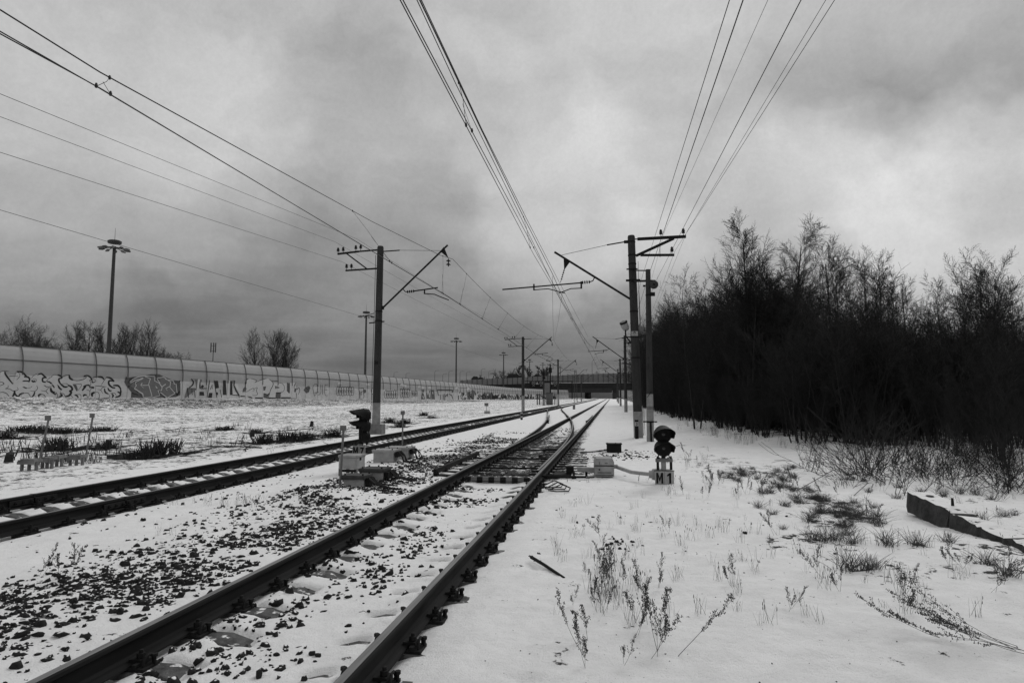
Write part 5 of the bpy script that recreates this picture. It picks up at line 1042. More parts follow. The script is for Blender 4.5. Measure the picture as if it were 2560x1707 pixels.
# overhead sign gantry below the bridge
gt = thing('sign_gantry', 'dark gantry with round road signs under the bridge', 'gantry'); GY = 345.0
pA_, pB_ = D(1312, 952, GY), D(1430, 953, GY); gl = D(1430, 1000, GY).z
m = MB(); m.bar(pA_, pB_, .35); m.bar(pA_-Vector((0, 0, 1.4)), pB_-Vector((0, 0, 1.4)), .25); m.bar(pB_+Vector((0, 0, .2)), (pB_.x, GY, -1), .5); m.build('frame', M_iron, gt)
for px in (1334, 1353, 1388):
    p = D(px, 957.5, GY-.6); m = MB(); m.lathe(p, [(1.0, 0), (1.0, .1)], 18, (0, -1, 0)); s = m.build('round_sign', M_black, gt)
    m = MB()
    for q in range(18): a, b = 2*pi*q/18, 2*pi*(q+1)/18; m.bar(p+Vector((.85*cos(a), -.12, .85*sin(a))), p+Vector((.85*cos(b), -.12, .85*sin(b))), .16)
    m.box(p+Vector((0, -.12, 0)), (.7, .04, .25)); m.build('sign_ring', M_plate, s)
    m = MB(); m.box(p+Vector((-.35, -.1, -1.5)), (.3, .05, .35)); m.box(p+Vector((.35, -.1, -1.5)), (.3, .05, .35)); m.build('sub_plate', M_white, gt)
for px in (1343, 1379):
    p = D(px, 957.5, GY-.6); m = MB(); m.prism([(-.85, -.7), (.85, -.7), (0, .85)], 0, .1, lambda x, y, z: (p.x+x, p.y+z, p.z+y)); m.build('triangle_sign', M_white, gt)
m = MB(); p = D(1352, 961, GY); m.box(p, (12.5, .3, 3.2)); m.build('backing_board', M_black, gt)
# equipment enclosure beside the track
ce = D(1352, 1004, 118); zc = gz(ce.x, 118)
t = thing('equipment_cabinet', 'grey metal cabinet beside the third pole', 'cabinet', (D(1374, 1000, 118).x, 118, zc)); hh = D(1374, 983, 118).z-zc
m = MB(); m.box((0, 0, hh/2-.2), (1.15, 1.0, hh+.4)); m.build('body', M_grey, t, bevel=.03)
m = MB(); m.box((0, -.51, hh/2), (.95, .02, hh*.85)); m.lathe((.35, -.53, hh/2), [(.05, 0), (.05, .04)], 8, (0, -1, 0)); m.build('door', M_grey, t, bevel=.01)
m = MB(); m.box((0, 0, hh+.05), (1.3, 1.15, .1)); m.build('roof', M_mast, t)
t = thing('enclosure_fence', 'open wire-mesh enclosure with thick corner posts around the cabinet', 'fence', (0, 0, 0))
for px in (1343, 1349, 1385, 1388.5):
    p = D(px, 984, 116.5); m = MB(); m.bar((p.x, 116.5+(.0 if px < 1380 else 1.2), zc-.3), (p.x, 116.5+(.0 if px < 1380 else 1.2), p.z), .18 if px < 1380 else .12); m.build('post', M_mast, t)
a, b = D(1343, 985, 116.5), D(1385, 985, 116.5); m = MB()
for z in (a.z, a.z-.9, zc+.3): m.bar((a.x, 116.5, z), (b.x, 116.5, z), .035)
for k in range(20): x = a.x+(b.x-a.x)*k/19; m.bar((x, 116.5, zc), (x, 116.5, a.z), .02)
m.build('mesh_panel', M_mast, t)
t = thing('tall_cabinet', 'tall grey square shaft rising behind the wire enclosure', 'cabinet', (D(1368, 1000, 170).x, 170, 0))
z1 = D(1368, 957, 170).z; z2_ = D(1368, 987, 170).z; m = MB(); m.box((0, 0, (z1+z2_)/2), (1.3, 1.0, z1-z2_)); m.box((0, -.52, (z1+z2_)/2), (1.32, .04, .08)); m.build('body', M_grey, t)
m = MB(); m.bar((-.4, 0, -.3), (-.4, 0, z2_), .12); m.bar((.4, 0, -.3), (.4, 0, z2_), .12); m.build('legs', M_mast, t)
# trackside colour-light signal mast and transformer pole
p = D(1360, 1012, 112); t = thing('signal_mast', 'thin concrete signal mast in front of the wire enclosure', 'mast', (p.x, 112, gz(p.x, 112))); h = D(1358, 921, 112).z-gz(p.x, 112)
m = MB(); m.tube([(0, 0, -.3), (-.1, 0, h)], [.17, .12], 10); m.build('shaft', M_pole, t)
m = MB(); m.box((-.05, .0, .6), (.4, .38, 1.2)); m.build('foot', M_polew, t)
m = MB(); m.box((0, -.2, h*.84), (.42, .3, .9)); m.box((.05, -.2, h*.74), (.5, .3, .35)); m.build('signal_head', M_black, t)
p = D(1376, 1004, 150); t = thing('transformer_pole', 'dark pole with a transformer can near its top', 'pole', (p.x, 150, 0)); h = D(1376, 909, 150).z
m = MB(); m.tube([(0, 0, -.3), (0, 0, h)], [.2, .15], 10); m.build('shaft', M_iron, t)
m = MB(); m.lathe((0, -.1, h-2.2), [(.35, 0), (.42, .2), (.42, 1.1), (.3, 1.3)], 12); m.build('transformer', M_iron, t)
m = MB(); m.bar((-.7, 0, h-.3), (.2, 0, h-.5), .1); m.bar((-.7, 0, h-1.2), (.8, 0, h-1.2), .1); m.bar((.7, 0, h-1.2), (.7, 0, h-.6), .08); insulator(m, (-.7, 0, h-.25)); m.build('cross_arm', M_iron, t)
# twin lattice mast
t = thing('lattice_mast', 'twin-legged lattice mast with a bent arm between the third pole and the bridge', 'mast', (D(1438, 1000, 170).x, 170, 0)); h = D(1438, 925, 170).z
m = MB(); m.bar((-.28, 0, -.3), (-.10, 0, h), .13); m.bar((.55, 0, -.3), (.32, 0, h), .13); m.build('legs', M_mast, t)
m = MB()
for k in range(9): f0, f1 = k/9, (k+1)/9; A_ = lambda f: (-.28+.18*f, 0, h*f); B_ = lambda f: (.55-.23*f, 0, h*f); m.bar(A_(f0), B_(f1), .05); m.bar(B_(f1), A_(f1), .05)
m.build('bracing', M_mast, t)
m = MB(); m.bar((.4, 0, h-1.9), (2.4, 0, h+.1), .10); m.bar((2.4, 0, h+.1), (3.5, 0, h+.15), .09); m.bar((0, 0, h-1.9), (-2.2, 0, h-1.0), .08); m.bar((0, 0, h-2.0), (-1.9, 0, h-2.0), .08); m.bar((3.0, 0, h+.1), (3.0, 0, h-.6), .07); m.build('arm', M_mast, t)
# far street lamps along the road
lampm = None
for k, (px, pt, pb) in enumerate(((985, 930, 948), (1015, 932, 950), (1087, 926, 950), (1107, 934, 952), (1122, 927, 952), (1150, 928, 950), (1166, 929, 950), (1203, 922, 946), (1222, 926, 946), (1480, 899, 940), (1450, 935, 955), (1525, 935, 955))):
    Y = 420.0; p = D(px, pt, Y); q = D(px, pb, Y); h = p.z-q.z+4
    t = thing('far_street_lamp', 'one of the hair-thin distant street lamps along the road ramp', 'street lamp', (p.x, Y, p.z-h), 0, 'distant street lamps')
    m = MB(); m.tube([(0, 0, 0), (0, 0, h*.9), (.5, 0, h*.98), (2.2, 0, h)], [.16, .10, .08, .07], 6); m.build('post', M_mast, t)
    m = MB(); m.box((2.4, 0, h), (.9, .3, .15)); m.build('lamp', M_mast, t)

# ------------------------------------------------------------------ bare trees and shrubs
def seg_arrays(segs):
    A = np.array([s[0] for s in segs]); B = np.array([s[1] for s in segs]); ra = np.array([s[2] for s in segs]); rb = np.array([s[3] for s in segs])
    d = B-A; ln = np.linalg.norm(d, axis=1, keepdims=True); ln[ln == 0] = 1; d = d/ln
    ref = np.where(np.abs(d[:, 2:3]) < .9, np.array([[0, 0, 1.0]]), np.array([[1.0, 0, 0]])); u = np.cross(d, ref); u /= np.linalg.norm(u, axis=1, keepdims=True); v = np.cross(d, u)
    return A, B, ra, rb, u, v
def seg_mesh(name, segs, mat, parent, k=3):
    A, B, ra, rb, u, v = seg_arrays(segs); n = len(segs); V = np.zeros((n, 2*k, 3)); Q = []
    for i in range(k):
        c, s = cos(2*pi*i/k), sin(2*pi*i/k); o = u*c+v*s; V[:, i] = A+o*ra[:, None]; V[:, k+i] = B+o*rb[:, None]
        Q.append((i, (i+1) % k, k+(i+1) % k, k+i))
    Q = (np.array(Q)[None]+(np.arange(n)*2*k)[:, None, None]).reshape(-1, 4)
    return np_mesh(name, V.reshape(-1, 3), Q, mat, parent)
def grow(out, p, d, L, r, lv, prm, rnd):
    """one branch of a bare tree and, recursively, what springs from it; out[lv] collects (p0, p1, r0, r1)"""
    n = prm['n'][lv]; st = L/n; wob = prm['wob'][lv]; up = prm['up'][lv]; rmin = prm['rmin']
    px, py, pz = p; dx, dy, dz = d
    for i in range(n):
        dx += rnd.uniform(-wob, wob); dy += rnd.uniform(-wob, wob); dz += rnd.uniform(-wob, wob)+up
        h = sqrt(dx*dx+dy*dy+dz*dz); dx /= h; dy /= h; dz /= h
        q = (px+dx*st, py+dy*st, pz+dz*st); t = (i+1)/n; r0 = max(rmin, r*(1-.85*i/n)); r1 = max(rmin*.8, r*(1-.85*t))
        out[lv].append(((px, py, pz), q, r0, r1)); px, py, pz = q
        if lv+1 < len(prm['n']) and t > prm['bare'][lv]:
            m = prm['kids'][lv]; m = int(m)+(rnd.random() < m-int(m))
            for _ in range(m):
                a = rnd.uniform(0, 2*pi); sp = radians(rnd.uniform(*prm['ang'][lv]))
                if abs(dz) < .95: ux, uy, uz = -dy, dx, 0
                else: ux, uy, uz = 1, 0, 0
                h = sqrt(ux*ux+uy*uy+uz*uz); ux /= h; uy /= h; vx, vy, vz = dy*uz-dz*uy, dz*ux-dx*uz, dx*uy-dy*ux
                ca, sa, cs, ss = cos(a), sin(a), cos(sp), sin(sp)
                e = (dx*cs+(ux*ca+vx*sa)*ss, dy*cs+(uy*ca+vy*sa)*ss, dz*cs+(uz*ca+vz*sa)*ss)
                grow(out, (px, py, pz), e, L*rnd.uniform(*prm['len'][lv])*(1-prm['cone'][lv]*t), max(rmin, r1*prm['rk']*(.68 if lv == 0 else 1)), lv+1, prm, rnd)
def tree(name, stems, prm, seed, bark, label, cat, group=None, twig=None):
    rnd = random.Random(seed); out = [[] for _ in prm['n']]; cuts = [0]
    for p, d, L, r in stems: grow(out, p, d, L, r, 0, prm, rnd); cuts.append(len(out[0]))
    t = tag(empty(name), label, cat, group)
    if len(stems) > 3: seg_mesh('stems', out[0], bark, t, 5)
    else:
        for i in range(len(stems)): seg_mesh('trunk', out[0][cuts[i]:cuts[i+1]], bark, t, 5)
    seg_mesh('crown', [s for o in out[1:] for s in o], twig or M_twig, t)
    return t
BIRCH = dict(n=[14, 6, 4, 2], wob=[.03, .07, .09, .12], up=[.03, .012, .0, .0], bare=[.28, .2, .1], kids=[2.6, 2.2, 2.0], ang=[(22, 40), (22, 45), (20, 50)], len=[(.20, .40), (.22, .60), (.25, .7)], cone=[.55, .4, .3], rk=.5, rmin=.0052)
ROUND = dict(n=[9, 6, 5, 3], wob=[.10, .14, .2, .3], up=[.02, .06, .03, .0], bare=[.22, .15, .1], kids=[2.6, 2.2, 1.6], ang=[(30, 60), (25, 55), (20, 60)], len=[(.42, .58), (.45, .6), (.4, .6)], cone=[.35, .35, .3], rk=.6, rmin=.009)
ALDER = dict(n=[12, 5, 4, 2], wob=[.06, .07, .10, .13], up=[.05, .02, .0, .0], bare=[.12, .12, .1], kids=[2.0, 1.9, 1.7], ang=[(20, 45), (20, 50), (20, 55)], len=[(.18, .42), (.22, .68), (.25, .75)], cone=[.45, .25, .2], rk=.5, rmin=.0055)
SHRUB = dict(n=[9, 5, 2], wob=[.09, .14, .2], up=[.05, .08, .03], bare=[.15, .1], kids=[1.8, 1.8], ang=[(18, 45), (20, 55)], len=[(.26, .42), (.35, .6)], cone=[.35, .3], rk=.6, rmin=.0065)
def stems_of(n, spread, L, r, rnd, tilt=.35):
    o = []
    for k in range(n):
        a = rnd.uniform(0, 2*pi); t = rnd.uniform(0, tilt); o.append(((cos(a)*rnd.uniform(0, spread), sin(a)*rnd.uniform(0, spread), -.15), (cos(a)*sin(t), sin(a)*sin(t), cos(t)), L*rnd.uniform(.7, 1.05), r*rnd.uniform(.6, 1.1)))
    return o
TG = 'bare trees of the dense thicket'; SHG = 'bare shrubs along the thicket edge'
TL = 'bare dark tree standing inside the dense thicket beyond the snow'; SL = 'bare many-stemmed shrub in the dark thicket beyond the snow'
r0_ = random.Random(11)
protoT = [tree('bare_tree', stems_of(3, .25, 7.4, .07, r0_, .16), ALDER, 21+k, M_bark, TL, 'tree', TG) for k in range(3)]+[tree('bare_tree', [((0, 0, -.2), (.03, 0, 1), 8.3, .10)], BIRCH, 31+k, M_bark, TL, 'tree', TG) for k in range(2)]
protoS = [tree('bare_shrub', stems_of(9, .5, 4.2, .035, r0_, .45), SHRUB, 41+k, M_bark, SL, 'shrub', SHG) for k in range(4)]
for o in protoT+protoS: remember(o)
used = set()
def put(proto, x, y, s, label=None, sz=1.0, dz=0.0):
    o = copy_tree(proto) if proto.name in used else proto; used.add(proto.name)
    o.location = (x, y, gz(x, y)+dz); o.rotation_euler = (r0_.uniform(-.04, .04), r0_.uniform(-.04, .04), r0_.uniform(0, 6.28)); o.scale = (s, s, s*sz)
    if label: o['label'] = label
    return o
# canopy height against the picture: source pixel column -> height of the thicket's top line
TOP = [(1640, 800), (1700, 730), (1760, 710), (1830, 690), (1930, 700), (2050, 690), (2110, 665), (2160, 660), (2240, 680), (2300, 735), (2350, 720), (2400, 690), (2470, 690), (2520, 720), (2600, 720), (2900, 690), (4000, 680)]
def top_px(px): return float(np.interp(px, [a for a, b in TOP], [b for a, b in TOP]))
def project(p):
    v = (p[0], p[1], p[2]-EYE); c = sum(v[i]*_fw[i] for i in range(3))
    return CX+F_PX*sum(v[i]*_rt[i] for i in range(3))/c, CY-F_PX*sum(v[i]*_up[i] for i in range(3))/c
def want_h(x, y):
    px, _ = project((x, y, 1.66)); ty = top_px(px); c = x*_fw[0]+y*_fw[1]
    return EYE+(990-ty)/F_PX*c
cnt = 0; tries = 0; placed = []
while cnt < 160 and tries < 6000:
    tries += 1; y = 14+r0_.random()**1.5*110; x = float(thicket_edge(y))+.9+r0_.random()**1.3*13
    if y < 21.5 and project((x, y, 1.66))[0] > 2060: continue
    if y < 17: continue
    if any((x-a)**2+(y-b)**2 < (.9+.012*y)**2 for a, b in placed): continue
    px, _ = project((x, y, 1.66))
    if px > 3000: continue
    h = want_h(x, y)*(r0_.uniform(.72, .98) if r0_.random() < .8 else r0_.uniform(1.0, 1.12)); h = min(h, 12.5)
    pr = r0_.choice(protoT); base = 8.0 if pr in protoT[:3] else 8.6; put(pr, x, y, max(h, 3.5)/base*.95); placed.append((x, y)); cnt += 1
cnt = 0; tries = 0; pls = []
while cnt < 235 and tries < 12000:
    tries += 1; y = 12.5+r0_.random()**1.6*85; x = float(thicket_edge(y))+.55+r0_.random()**1.6*(7 if y > 16 else 9)
    if any((x-a)**2+(y-b)**2 < (.55+.010*y)**2 for a, b in pls): continue
    px, _ = project((x, y, 1.66))
    if px > 3000 or (px > 2060 and y < 20.5 and r0_.random() > .85) or y < 14.5: continue
    lo = (px > 2080) and y < 20.5; e = min(1, .5+(x-float(thicket_edge(y)))*.35)
    put(r0_.choice(protoS), x, y, r0_.uniform(.62, 1.05)*e*(.62 if lo else 1.0)); pls.append((x, y)); cnt += 1
# the trees that stand out above the others
def special(name, px, py_top, Y, proto_prm, stems, seed, bark, label):
    b = D(px, 1000, Y); t = tree(name, stems, proto_prm, seed, bark, label, 'tree'); g = gz(b.x, Y); t.location = (b.x, Y, g)
    top = max((v.co.z for c in t.children for v in c.data.vertices)); h = D(px, py_top, Y).z-g; s = h/top; t.scale = (s, s, s); return t
TALL = dict(BIRCH, n=[18, 8, 5, 3], wob=[.022, .06, .10, .14], cone=[.62, .35, .2], kids=[2.5, 2.2, 2.1], bare=[.30, .10, .05], len=[(.26, .46), (.22, .55), (.25, .65)], up=[.025, .02, .0, 0], ang=[(22, 42), (22, 46), (20, 50)], rmin=.0048)
special('tall_tree', 1868, 508, 29, TALL, [((0, 0, -.2), (.05, 0, 1), 9.4, .13), ((.2, .1, -.2), (.12, 0, 1), 7.5, .08)], 5, M_bark, 'tallest bare tree in the thicket with a narrow feathery crown')
special('tall_tree', 1985, 528, 30, dict(TALL, ang=[(28, 50), (25, 50), (20, 55)]), [((0, 0, -.2), (.0, 0, 1), 9.4, .15), ((.1, .2, -.2), (-.10, 0, 1), 7.6, .09)], 6, M_bark, 'second tallest bare tree, its limbs fanning out wide')
special('tall_tree', 2115, 585, 31, BIRCH, [((0, 0, -.2), (.02, 0, 1), 9.0, .09)], 7, M_birch, 'slender birch with a pale trunk in the middle of the thicket')
special('tall_tree', 2425, 618, 24, BIRCH, [((0, 0, -.2), (.0, 0, 1), 8.6, .09), ((.3, 0, -.2), (.05, .05, 1), 7.6, .07)], 8, M_birch, 'pale-stemmed birch rising after the dip in the thicket')
special('tall_tree', 2470, 628, 25, BIRCH, [((0, 0, -.2), (.03, 0, 1), 8.6, .08)], 9, M_bark, 'thin pointed tree close beside the pale-stemmed birch')
special('tall_tree', 2549, 690, 26, BIRCH, [((0, 0, -.2), (.0, 0, 1), 8.6, .09)], 10, M_bark, 'bare tree at the outer end of the thicket by the frame edge')
special('tall_tree', 1735, 668, 33, ALDER, [((0, 0, -.2), (-.05, 0, 1), 8.0, .06), ((.3, 0, -.2), (.1, 0, 1), 7.2, .05)], 12, M_bark, 'wispy tree at the thicket end behind the loudspeaker post')
# deep mass of stems behind them
rnd = np.random.default_rng(99); n = 26000; y = 13+rnd.uniform(0, 1, n)**1.7*150; x = thicket_edge(y)+2.6+rnd.uniform(0, 1, n)*22; hh = np.array([want_h(float(a), float(b)) for a, b in zip(x[:n], y[:n])])
h = np.clip(hh*.68, 1.5, 7.5)*rnd.uniform(.35, 1, n)**.7; kp = (y > 22.5)|((x < 7.2) & (y > 20)); x, y, h = x[kp], y[kp], h[kp]; n = len(x); g0 = ground_z(x, y)-.1
a = rnd.uniform(0, 2*pi, n); ti = rnd.uniform(0, .22, n); r = rnd.uniform(.008, .024, n)
P0 = np.stack([x, y, g0], -1); P1 = P0+np.stack([np.cos(a)*ti*h*.5, np.sin(a)*ti*h*.5, h*.5], -1); P2 = P1+np.stack([np.cos(a+.7)*ti*h*.6, np.sin(a+.7)*ti*h*.6, h*.5], -1)
fw_ = seg_mesh('woods', list(zip(P0, P1, r, r*.7))+list(zip(P1, P2, r*.7, r*.3)), M_twig, None); tag(fw_, 'dark deep mass of bare stems filling the thicket', None, None, 'stuff')
# trees far behind the barrier
FR = dict(ROUND, n=[9, 6, 5, 2], kids=[2.6, 2.1, 1.4], rmin=.015, wob=[.08, .10, .12, .15], len=[(.5, .85), (.35, .65), (.4, .6)], bare=[.10, .1, .1]); FP = dict(BIRCH, n=[12, 6, 4, 2], kids=[2.6, 1.9, 1.0], rmin=.017, bare=[.12, .15, .1], ang=[(30, 50), (25, 50), (20, 55)], len=[(.34, .48), (.4, .55), (.4, .6)], rk=.6)
FU = dict(FP, ang=[(20, 46), (20, 44), (20, 50)], len=[(.38, .68), (.35, .65), (.4, .6)], bare=[.08, .12, .1], up=[.03, .12, .08, .05])
def far_tree(px, ptop, Y, prm, seed, label, L=12, stems=None, rt=.30):
    b = D(px, 990, Y); t = tree('far_tree', stems or [((0, 0, -.5), (0, 0, 1), L, rt)], prm, seed, M_farbark, label, 'tree', 'bare trees behind the barrier', twig=M_farbark); g = gz(b.x, Y); t.location = (b.x, Y, g)
    top = max(v.co.z for c in t.children for v in c.data.vertices); s = (D(px, ptop, Y).z-g)/top; t.scale = (s, s, s); return t
far_tree(60, 783, 105, FR, 1, 'broad round-headed bare tree above the first graffiti', 10, [((0, 0, -.5), (.0, 0, 1), 9, .3), ((1, 0, -.5), (.3, 0, 1), 9, .25), ((-1, 0, -.5), (-.3, 0, 1), 9, .25)])
far_tree(-30, 800, 105, FR, 2, 'bare tree at the very end of the barrier by the frame edge', 10)
far_tree(115, 842, 105, FR, 13, 'low bushy bare tree between the round-headed one and the pointed ones', 6, [((0, 0, -.5), (.2, 0, 1), 6, .15), ((1, 0, -.5), (.6, 0, 1), 6, .15)])
far_tree(178, 797, 105, FU, 3, 'upright bare tree beside the tallest light mast, wider of its pair')
far_tree(221, 800, 106, FP, 4, 'narrow pointed bare tree beside the tallest light mast')
far_tree(253, 812, 107, FU, 5, 'small bare tree right behind the tallest light mast', 9)
far_tree(296, 812, 108, FU, 6, 'small bare tree just past the tallest light mast', 9)
far_tree(338, 790, 105, FU, 7, 'large two-stemmed bare tree past the tallest light mast', 12, [((0, 0, -.5), (-.15, 0, 1), 12, .3), ((.8, 0, -.5), (.15, 0, 1), 12, .3)])
far_tree(390, 862, 104, FR, 8, 'low spreading bare shrub tree leaning over the barrier', 5, [((0, 0, -.5), (.5, 0, 1), 5, .15), ((0, 0, -.5), (-.2, 0, 1), 5, .15)])
far_tree(636, 815, 130, FU, 9, 'slim bare tree of the pair standing apart above the barrier', 12)
far_tree(683, 818, 130, FU, 10, 'fuller bare tree of the pair standing apart above the barrier', 12, [((0, 0, -.5), (-.03, 0, 1), 12, .32), ((.5, 0, -.5), (.45, 0, 1), 10, .2), ((.5, 0, -.5), (.25, 0, 1), 11, .2)])
for px, pt, pr, sd, lab in ((1196, 935, FR, 11, 'tiny bare tree behind the dark cars on the bridge'), (1252, 921, FR, 12, 'small round bare tree by the fourth light mast'), (1268, 920, FR, 14, 'small round bare tree right of the fourth light mast'), (1299, 912, FP, 15, 'small pointed bare tree behind the second pole'), (1323, 913, FP, 16, 'small pointed bare tree at the fifth light mast'), (1352, 913, FP, 17, 'small thin bare tree at the sixth light mast'), (1368, 916, FU, 18, 'small bare tree behind the transformer pole')):
    far_tree(px, pt, 410, dict(pr, rmin=.10, n=[8, 5, 4], kids=[2.4, 2.2], wob=pr['wob'][:3], up=pr['up'][:3]), sd, lab, 12, None, .5)

# ------------------------------------------------------------------ weeds, grass tufts and cut brush
def blades(mb, n, rad, h, r, rnd, lean=.35, head=False, droop=.3):
    for k in range(n):
        a = rnd.uniform(0, 2*pi); q = rnd.uniform(0, rad); x, y = cos(a)*q, sin(a)*q; L = h*rnd.uniform(.45, 1.0); b = rnd.uniform(0, 2*pi); t = rnd.uniform(.05, lean)
        pts = [(x+cos(b)*t*L*s_*(1+droop*s_), y+sin(b)*t*L*s_*(1+droop*s_), -.02+L*s_*(1-.25*t*s_)) for s_ in (0, .35, .7, 1.0)]
        mb.tube(pts, [r, r*.9, r*.7, r*.4], 3, False)
        if head and rnd.random() < .5: p = Vector(pts[-1]); mb.lathe(p-Vector((0, 0, .02)), [(.0015, 0), (.0045, .012), (.004, .025), (.0015, .04)], 4)
def sprig(mb, p, d, L, rnd, lv=0, r=.003):
    p = Vector(p); d = Vector(d).normalized(); n = 7 if lv == 0 else 4; pts = [p.copy()]
    for i in range(n):
        d = (d+Vector((rnd.uniform(-.12, .12), rnd.uniform(-.12, .12), rnd.uniform(-.08, .12)))).normalized(); p = p+d*(L/n); pts.append(p.copy())
        if lv == 0 and i > 1:
            for _ in range(2):
                e = (d+Vector((rnd.uniform(-1, 1), rnd.uniform(-1, 1), rnd.uniform(-.3, .6)))*.75).normalized(); sprig(mb, p, e, L*rnd.uniform(.18, .34)*(1.25-i/n), rnd, 1, r*.7)
        if lv == 1 or i > 3:
            for _ in range(3):
                e = p+Vector((rnd.uniform(-1, 1), rnd.uniform(-1, 1), rnd.uniform(-.6, .8)))*.011; mb.lathe(e, [(.001, -.005), (.0030, 0), (.001, .006)], 4, (rnd.uniform(-.6, .6), rnd.uniform(-.6, .6), 1))
    mb.tube(pts, [r*(1-.6*i/n) for i in range(n+1)], 3, False)
rw = random.Random(77)
PW, PT, PB, PR_ = [], [], [], []
for k in range(4):
    m = MB()
    for _ in range(rw.randint(2, 4)): sprig(m, (rw.uniform(-.05, .05), rw.uniform(-.05, .05), -.02), (rw.uniform(-.6, .6), rw.uniform(-.6, .6), 1), rw.uniform(.20, .40), rw, 0, .0018)
    PW.append(m.build('dry_weed', M_weed))
for k in range(4):
    m = MB(); blades(m, (9, 7, 12, 5)[k], .09, .26, .0014, rw, .4, head=(k % 2 == 0)); PT.append(m.build('grass_stalks', M_drygrass))
for k in range(3):
    m = MB(); blades(m, 60, .11, .22, .0024, rw, .9, droop=.6); PB.append(m.build('grass_tuft', M_drygrass))
for k in range(3):   # cut brush stools: thick short shoots
    m = MB(); blades(m, 120, .42, .46, .013, rw, .7, droop=.1)
    for _ in range(26):
        a = rw.uniform(0, 6.28); q = rw.uniform(.1, .6); e = rw.uniform(-.5, .5); m.tube([(cos(a)*q, sin(a)*q, .02), (cos(a)*q+cos(a+e)*.6, sin(a)*q+sin(a+e)*.6, .05+rw.uniform(0, .08))], [.014, .006], 4, False)
    PR_.append(m.build('brush_stool', M_brush))
used2 = set()
def sow(protos, px, py, s, label, cat, group, sz=1.0, rz=None, tilt=(0, 0)):
    pr = rw.choice(protos) if isinstance(protos, list) else protos
    o = pr if pr.name not in used2 else pr.copy()
    if pr.name in used2: COL.objects.link(o)
    used2.add(pr.name); o.location = spot(px, py); o.rotation_euler = (tilt[0], tilt[1], rw.uniform(0, 6.28) if rz is None else rz); o.scale = (s, s, s*sz); return tag(o, label, cat, group)
WGp = 'dry weeds standing in the open snow'; GSG = 'dry grass stalks in the open snow'; GTG = 'dead grass tufts in the open snow'
LW = 'brittle branching dry weed in the snow of the open field'; LS = 'sparse upright dry grass stalks in the snow of the open field'; LT = 'tangled tuft of dead grass in the snow of the open field'
# weeds that stand out
for px, py, s, lab in ((1665, 1630, 1.15, 'tall seeded weed clump standing nearest on the open snow'), (1640, 1640, .9, 'low leafy weed close to the tall seeded clump'), (1475, 1665, .8, 'small forked weed right of the rail near the frame bottom'), (1462, 1610, .95, 'thin curved seedling stalk left of the tall seeded clump'), (1562, 1660, .55, 'tiny forked weed lying near the frame bottom'), (2275, 1530, .9, 'upright weed above the flattened branch in the snow'), (1835, 1465, .85, 'bushy dry weed in the middle of the open snow'), (2090, 1475, .8, 'wispy weed among dark leaves in the open snow'), (165, 1440, .95, 'wispy weed with thin forked stems beside the black stones'), (105, 1440, .8, 'smaller wispy weed left of the forked one'), (640, 1270, .55, 'little weed between the two tracks near the sunken box')):
    sow(PW, px, py, s, lab, 'weed', WGp)
m = MB()
for k in range(7): sprig(m, (rw.uniform(-.04, .04), rw.uniform(-.08, .08), .0), (-1, rw.uniform(-.15, .45), rw.uniform(.12, .5)), rw.uniform(.45, .75), rw, 0, .0020)
o = m.build('fallen_branch', M_weed); o.location = spot(2555, 1632, .02); tag(o, 'large flattened spray of dry branches at the corner of the open snow', 'branch')
m = MB(); sprig(m, (0, 0, 0), (-1, .6, .12), .5, rw, 0, .002); sprig(m, (0, 0, 0), (-.9, .3, .5), .3, rw, 0, .0018); o = m.build('fallen_branch', M_weed); o.location = spot(2350, 1600, .02); tag(o, 'single dry branch lying in front of the large flattened spray', 'branch')
m = MB(); sprig(m, (0, 0, 0), (.75, .35, .75), .50, rw, 0, .0026); o = m.build('fallen_branch', M_weed); o.location = spot(1695, 1640, .0); tag(o, 'single weed stem slanting away from the tall seeded clump', 'weed')
# stalk patches, each with its centre and spread in the field
for cx_, cy_, sx_, sy_, n_, s in ((1525, 1480, 60, 60, 18, .85), (1590, 1450, 45, 50, 9, .8), (1500, 1430, 40, 30, 8, .8), (1850, 1440, 60, 40, 6, .8), (1460, 1370, 90, 40, 6, .8), (2280, 1480, 60, 40, 7, .9), (2080, 1440, 60, 50, 7, .8), (1600, 1560, 60, 40, 8, .9), (1700, 1320, 120, 40, 10, .8), (1680, 1230, 60, 25, 8, .8), (1790, 1200, 50, 20, 8, .9), (1740, 1150, 30, 20, 8, 1.0), (2430, 1460, 80, 50, 5, .8), (560, 1262, 70, 14, 10, .7), (640, 1255, 60, 10, 9, .7), (420, 1330, 60, 25, 4, .6), (1900, 1340, 120, 40, 8, .8), (2180, 1360, 100, 30, 6, .8)):
    for k in range(n_): sow(PW if rw.random() < .2 and cx_ > 900 else PT, rw.gauss(cx_, sx_*.6), rw.gauss(cy_, sy_*.6), s*rw.uniform(.6, 1.15), LS if cx_ > 900 else 'thin pale grass stalks between the two tracks', 'grass', GSG if cx_ > 900 else 'pale grass stalks between the tracks')
for px, py, s in ((2130, 1358, .9), (2222, 1362, 1.1), (2290, 1364, 1.0), (2370, 1356, .8), (2060, 1352, 1.0), (2090, 1350, .9), (2030, 1350, .8), (2120, 1425, 1.2), (2170, 1425, .9), (2185, 1420, .7), (2520, 1435, 1.0), (2470, 1412, .9), (2450, 1300, .7), (2105, 1320, .9), (2360, 1240, .9), (2400, 1235, .9), (2440, 1238, .9), (2300, 1232, .8)): sow(PB, px, py, s, LT, 'grass', GTG)
for k in range(58):   # the long drift of dead grass in the middle of the field
    t_ = rw.random(); px = 1930+t_*230+rw.gauss(0, 26); py = 1212+t_*100+rw.gauss(0, 14); sow(PB, px, py, rw.uniform(.55, 1.05), 'matted dead grass of the dark drift in the middle of the open field', 'grass', 'matted dead grass drift', .75)
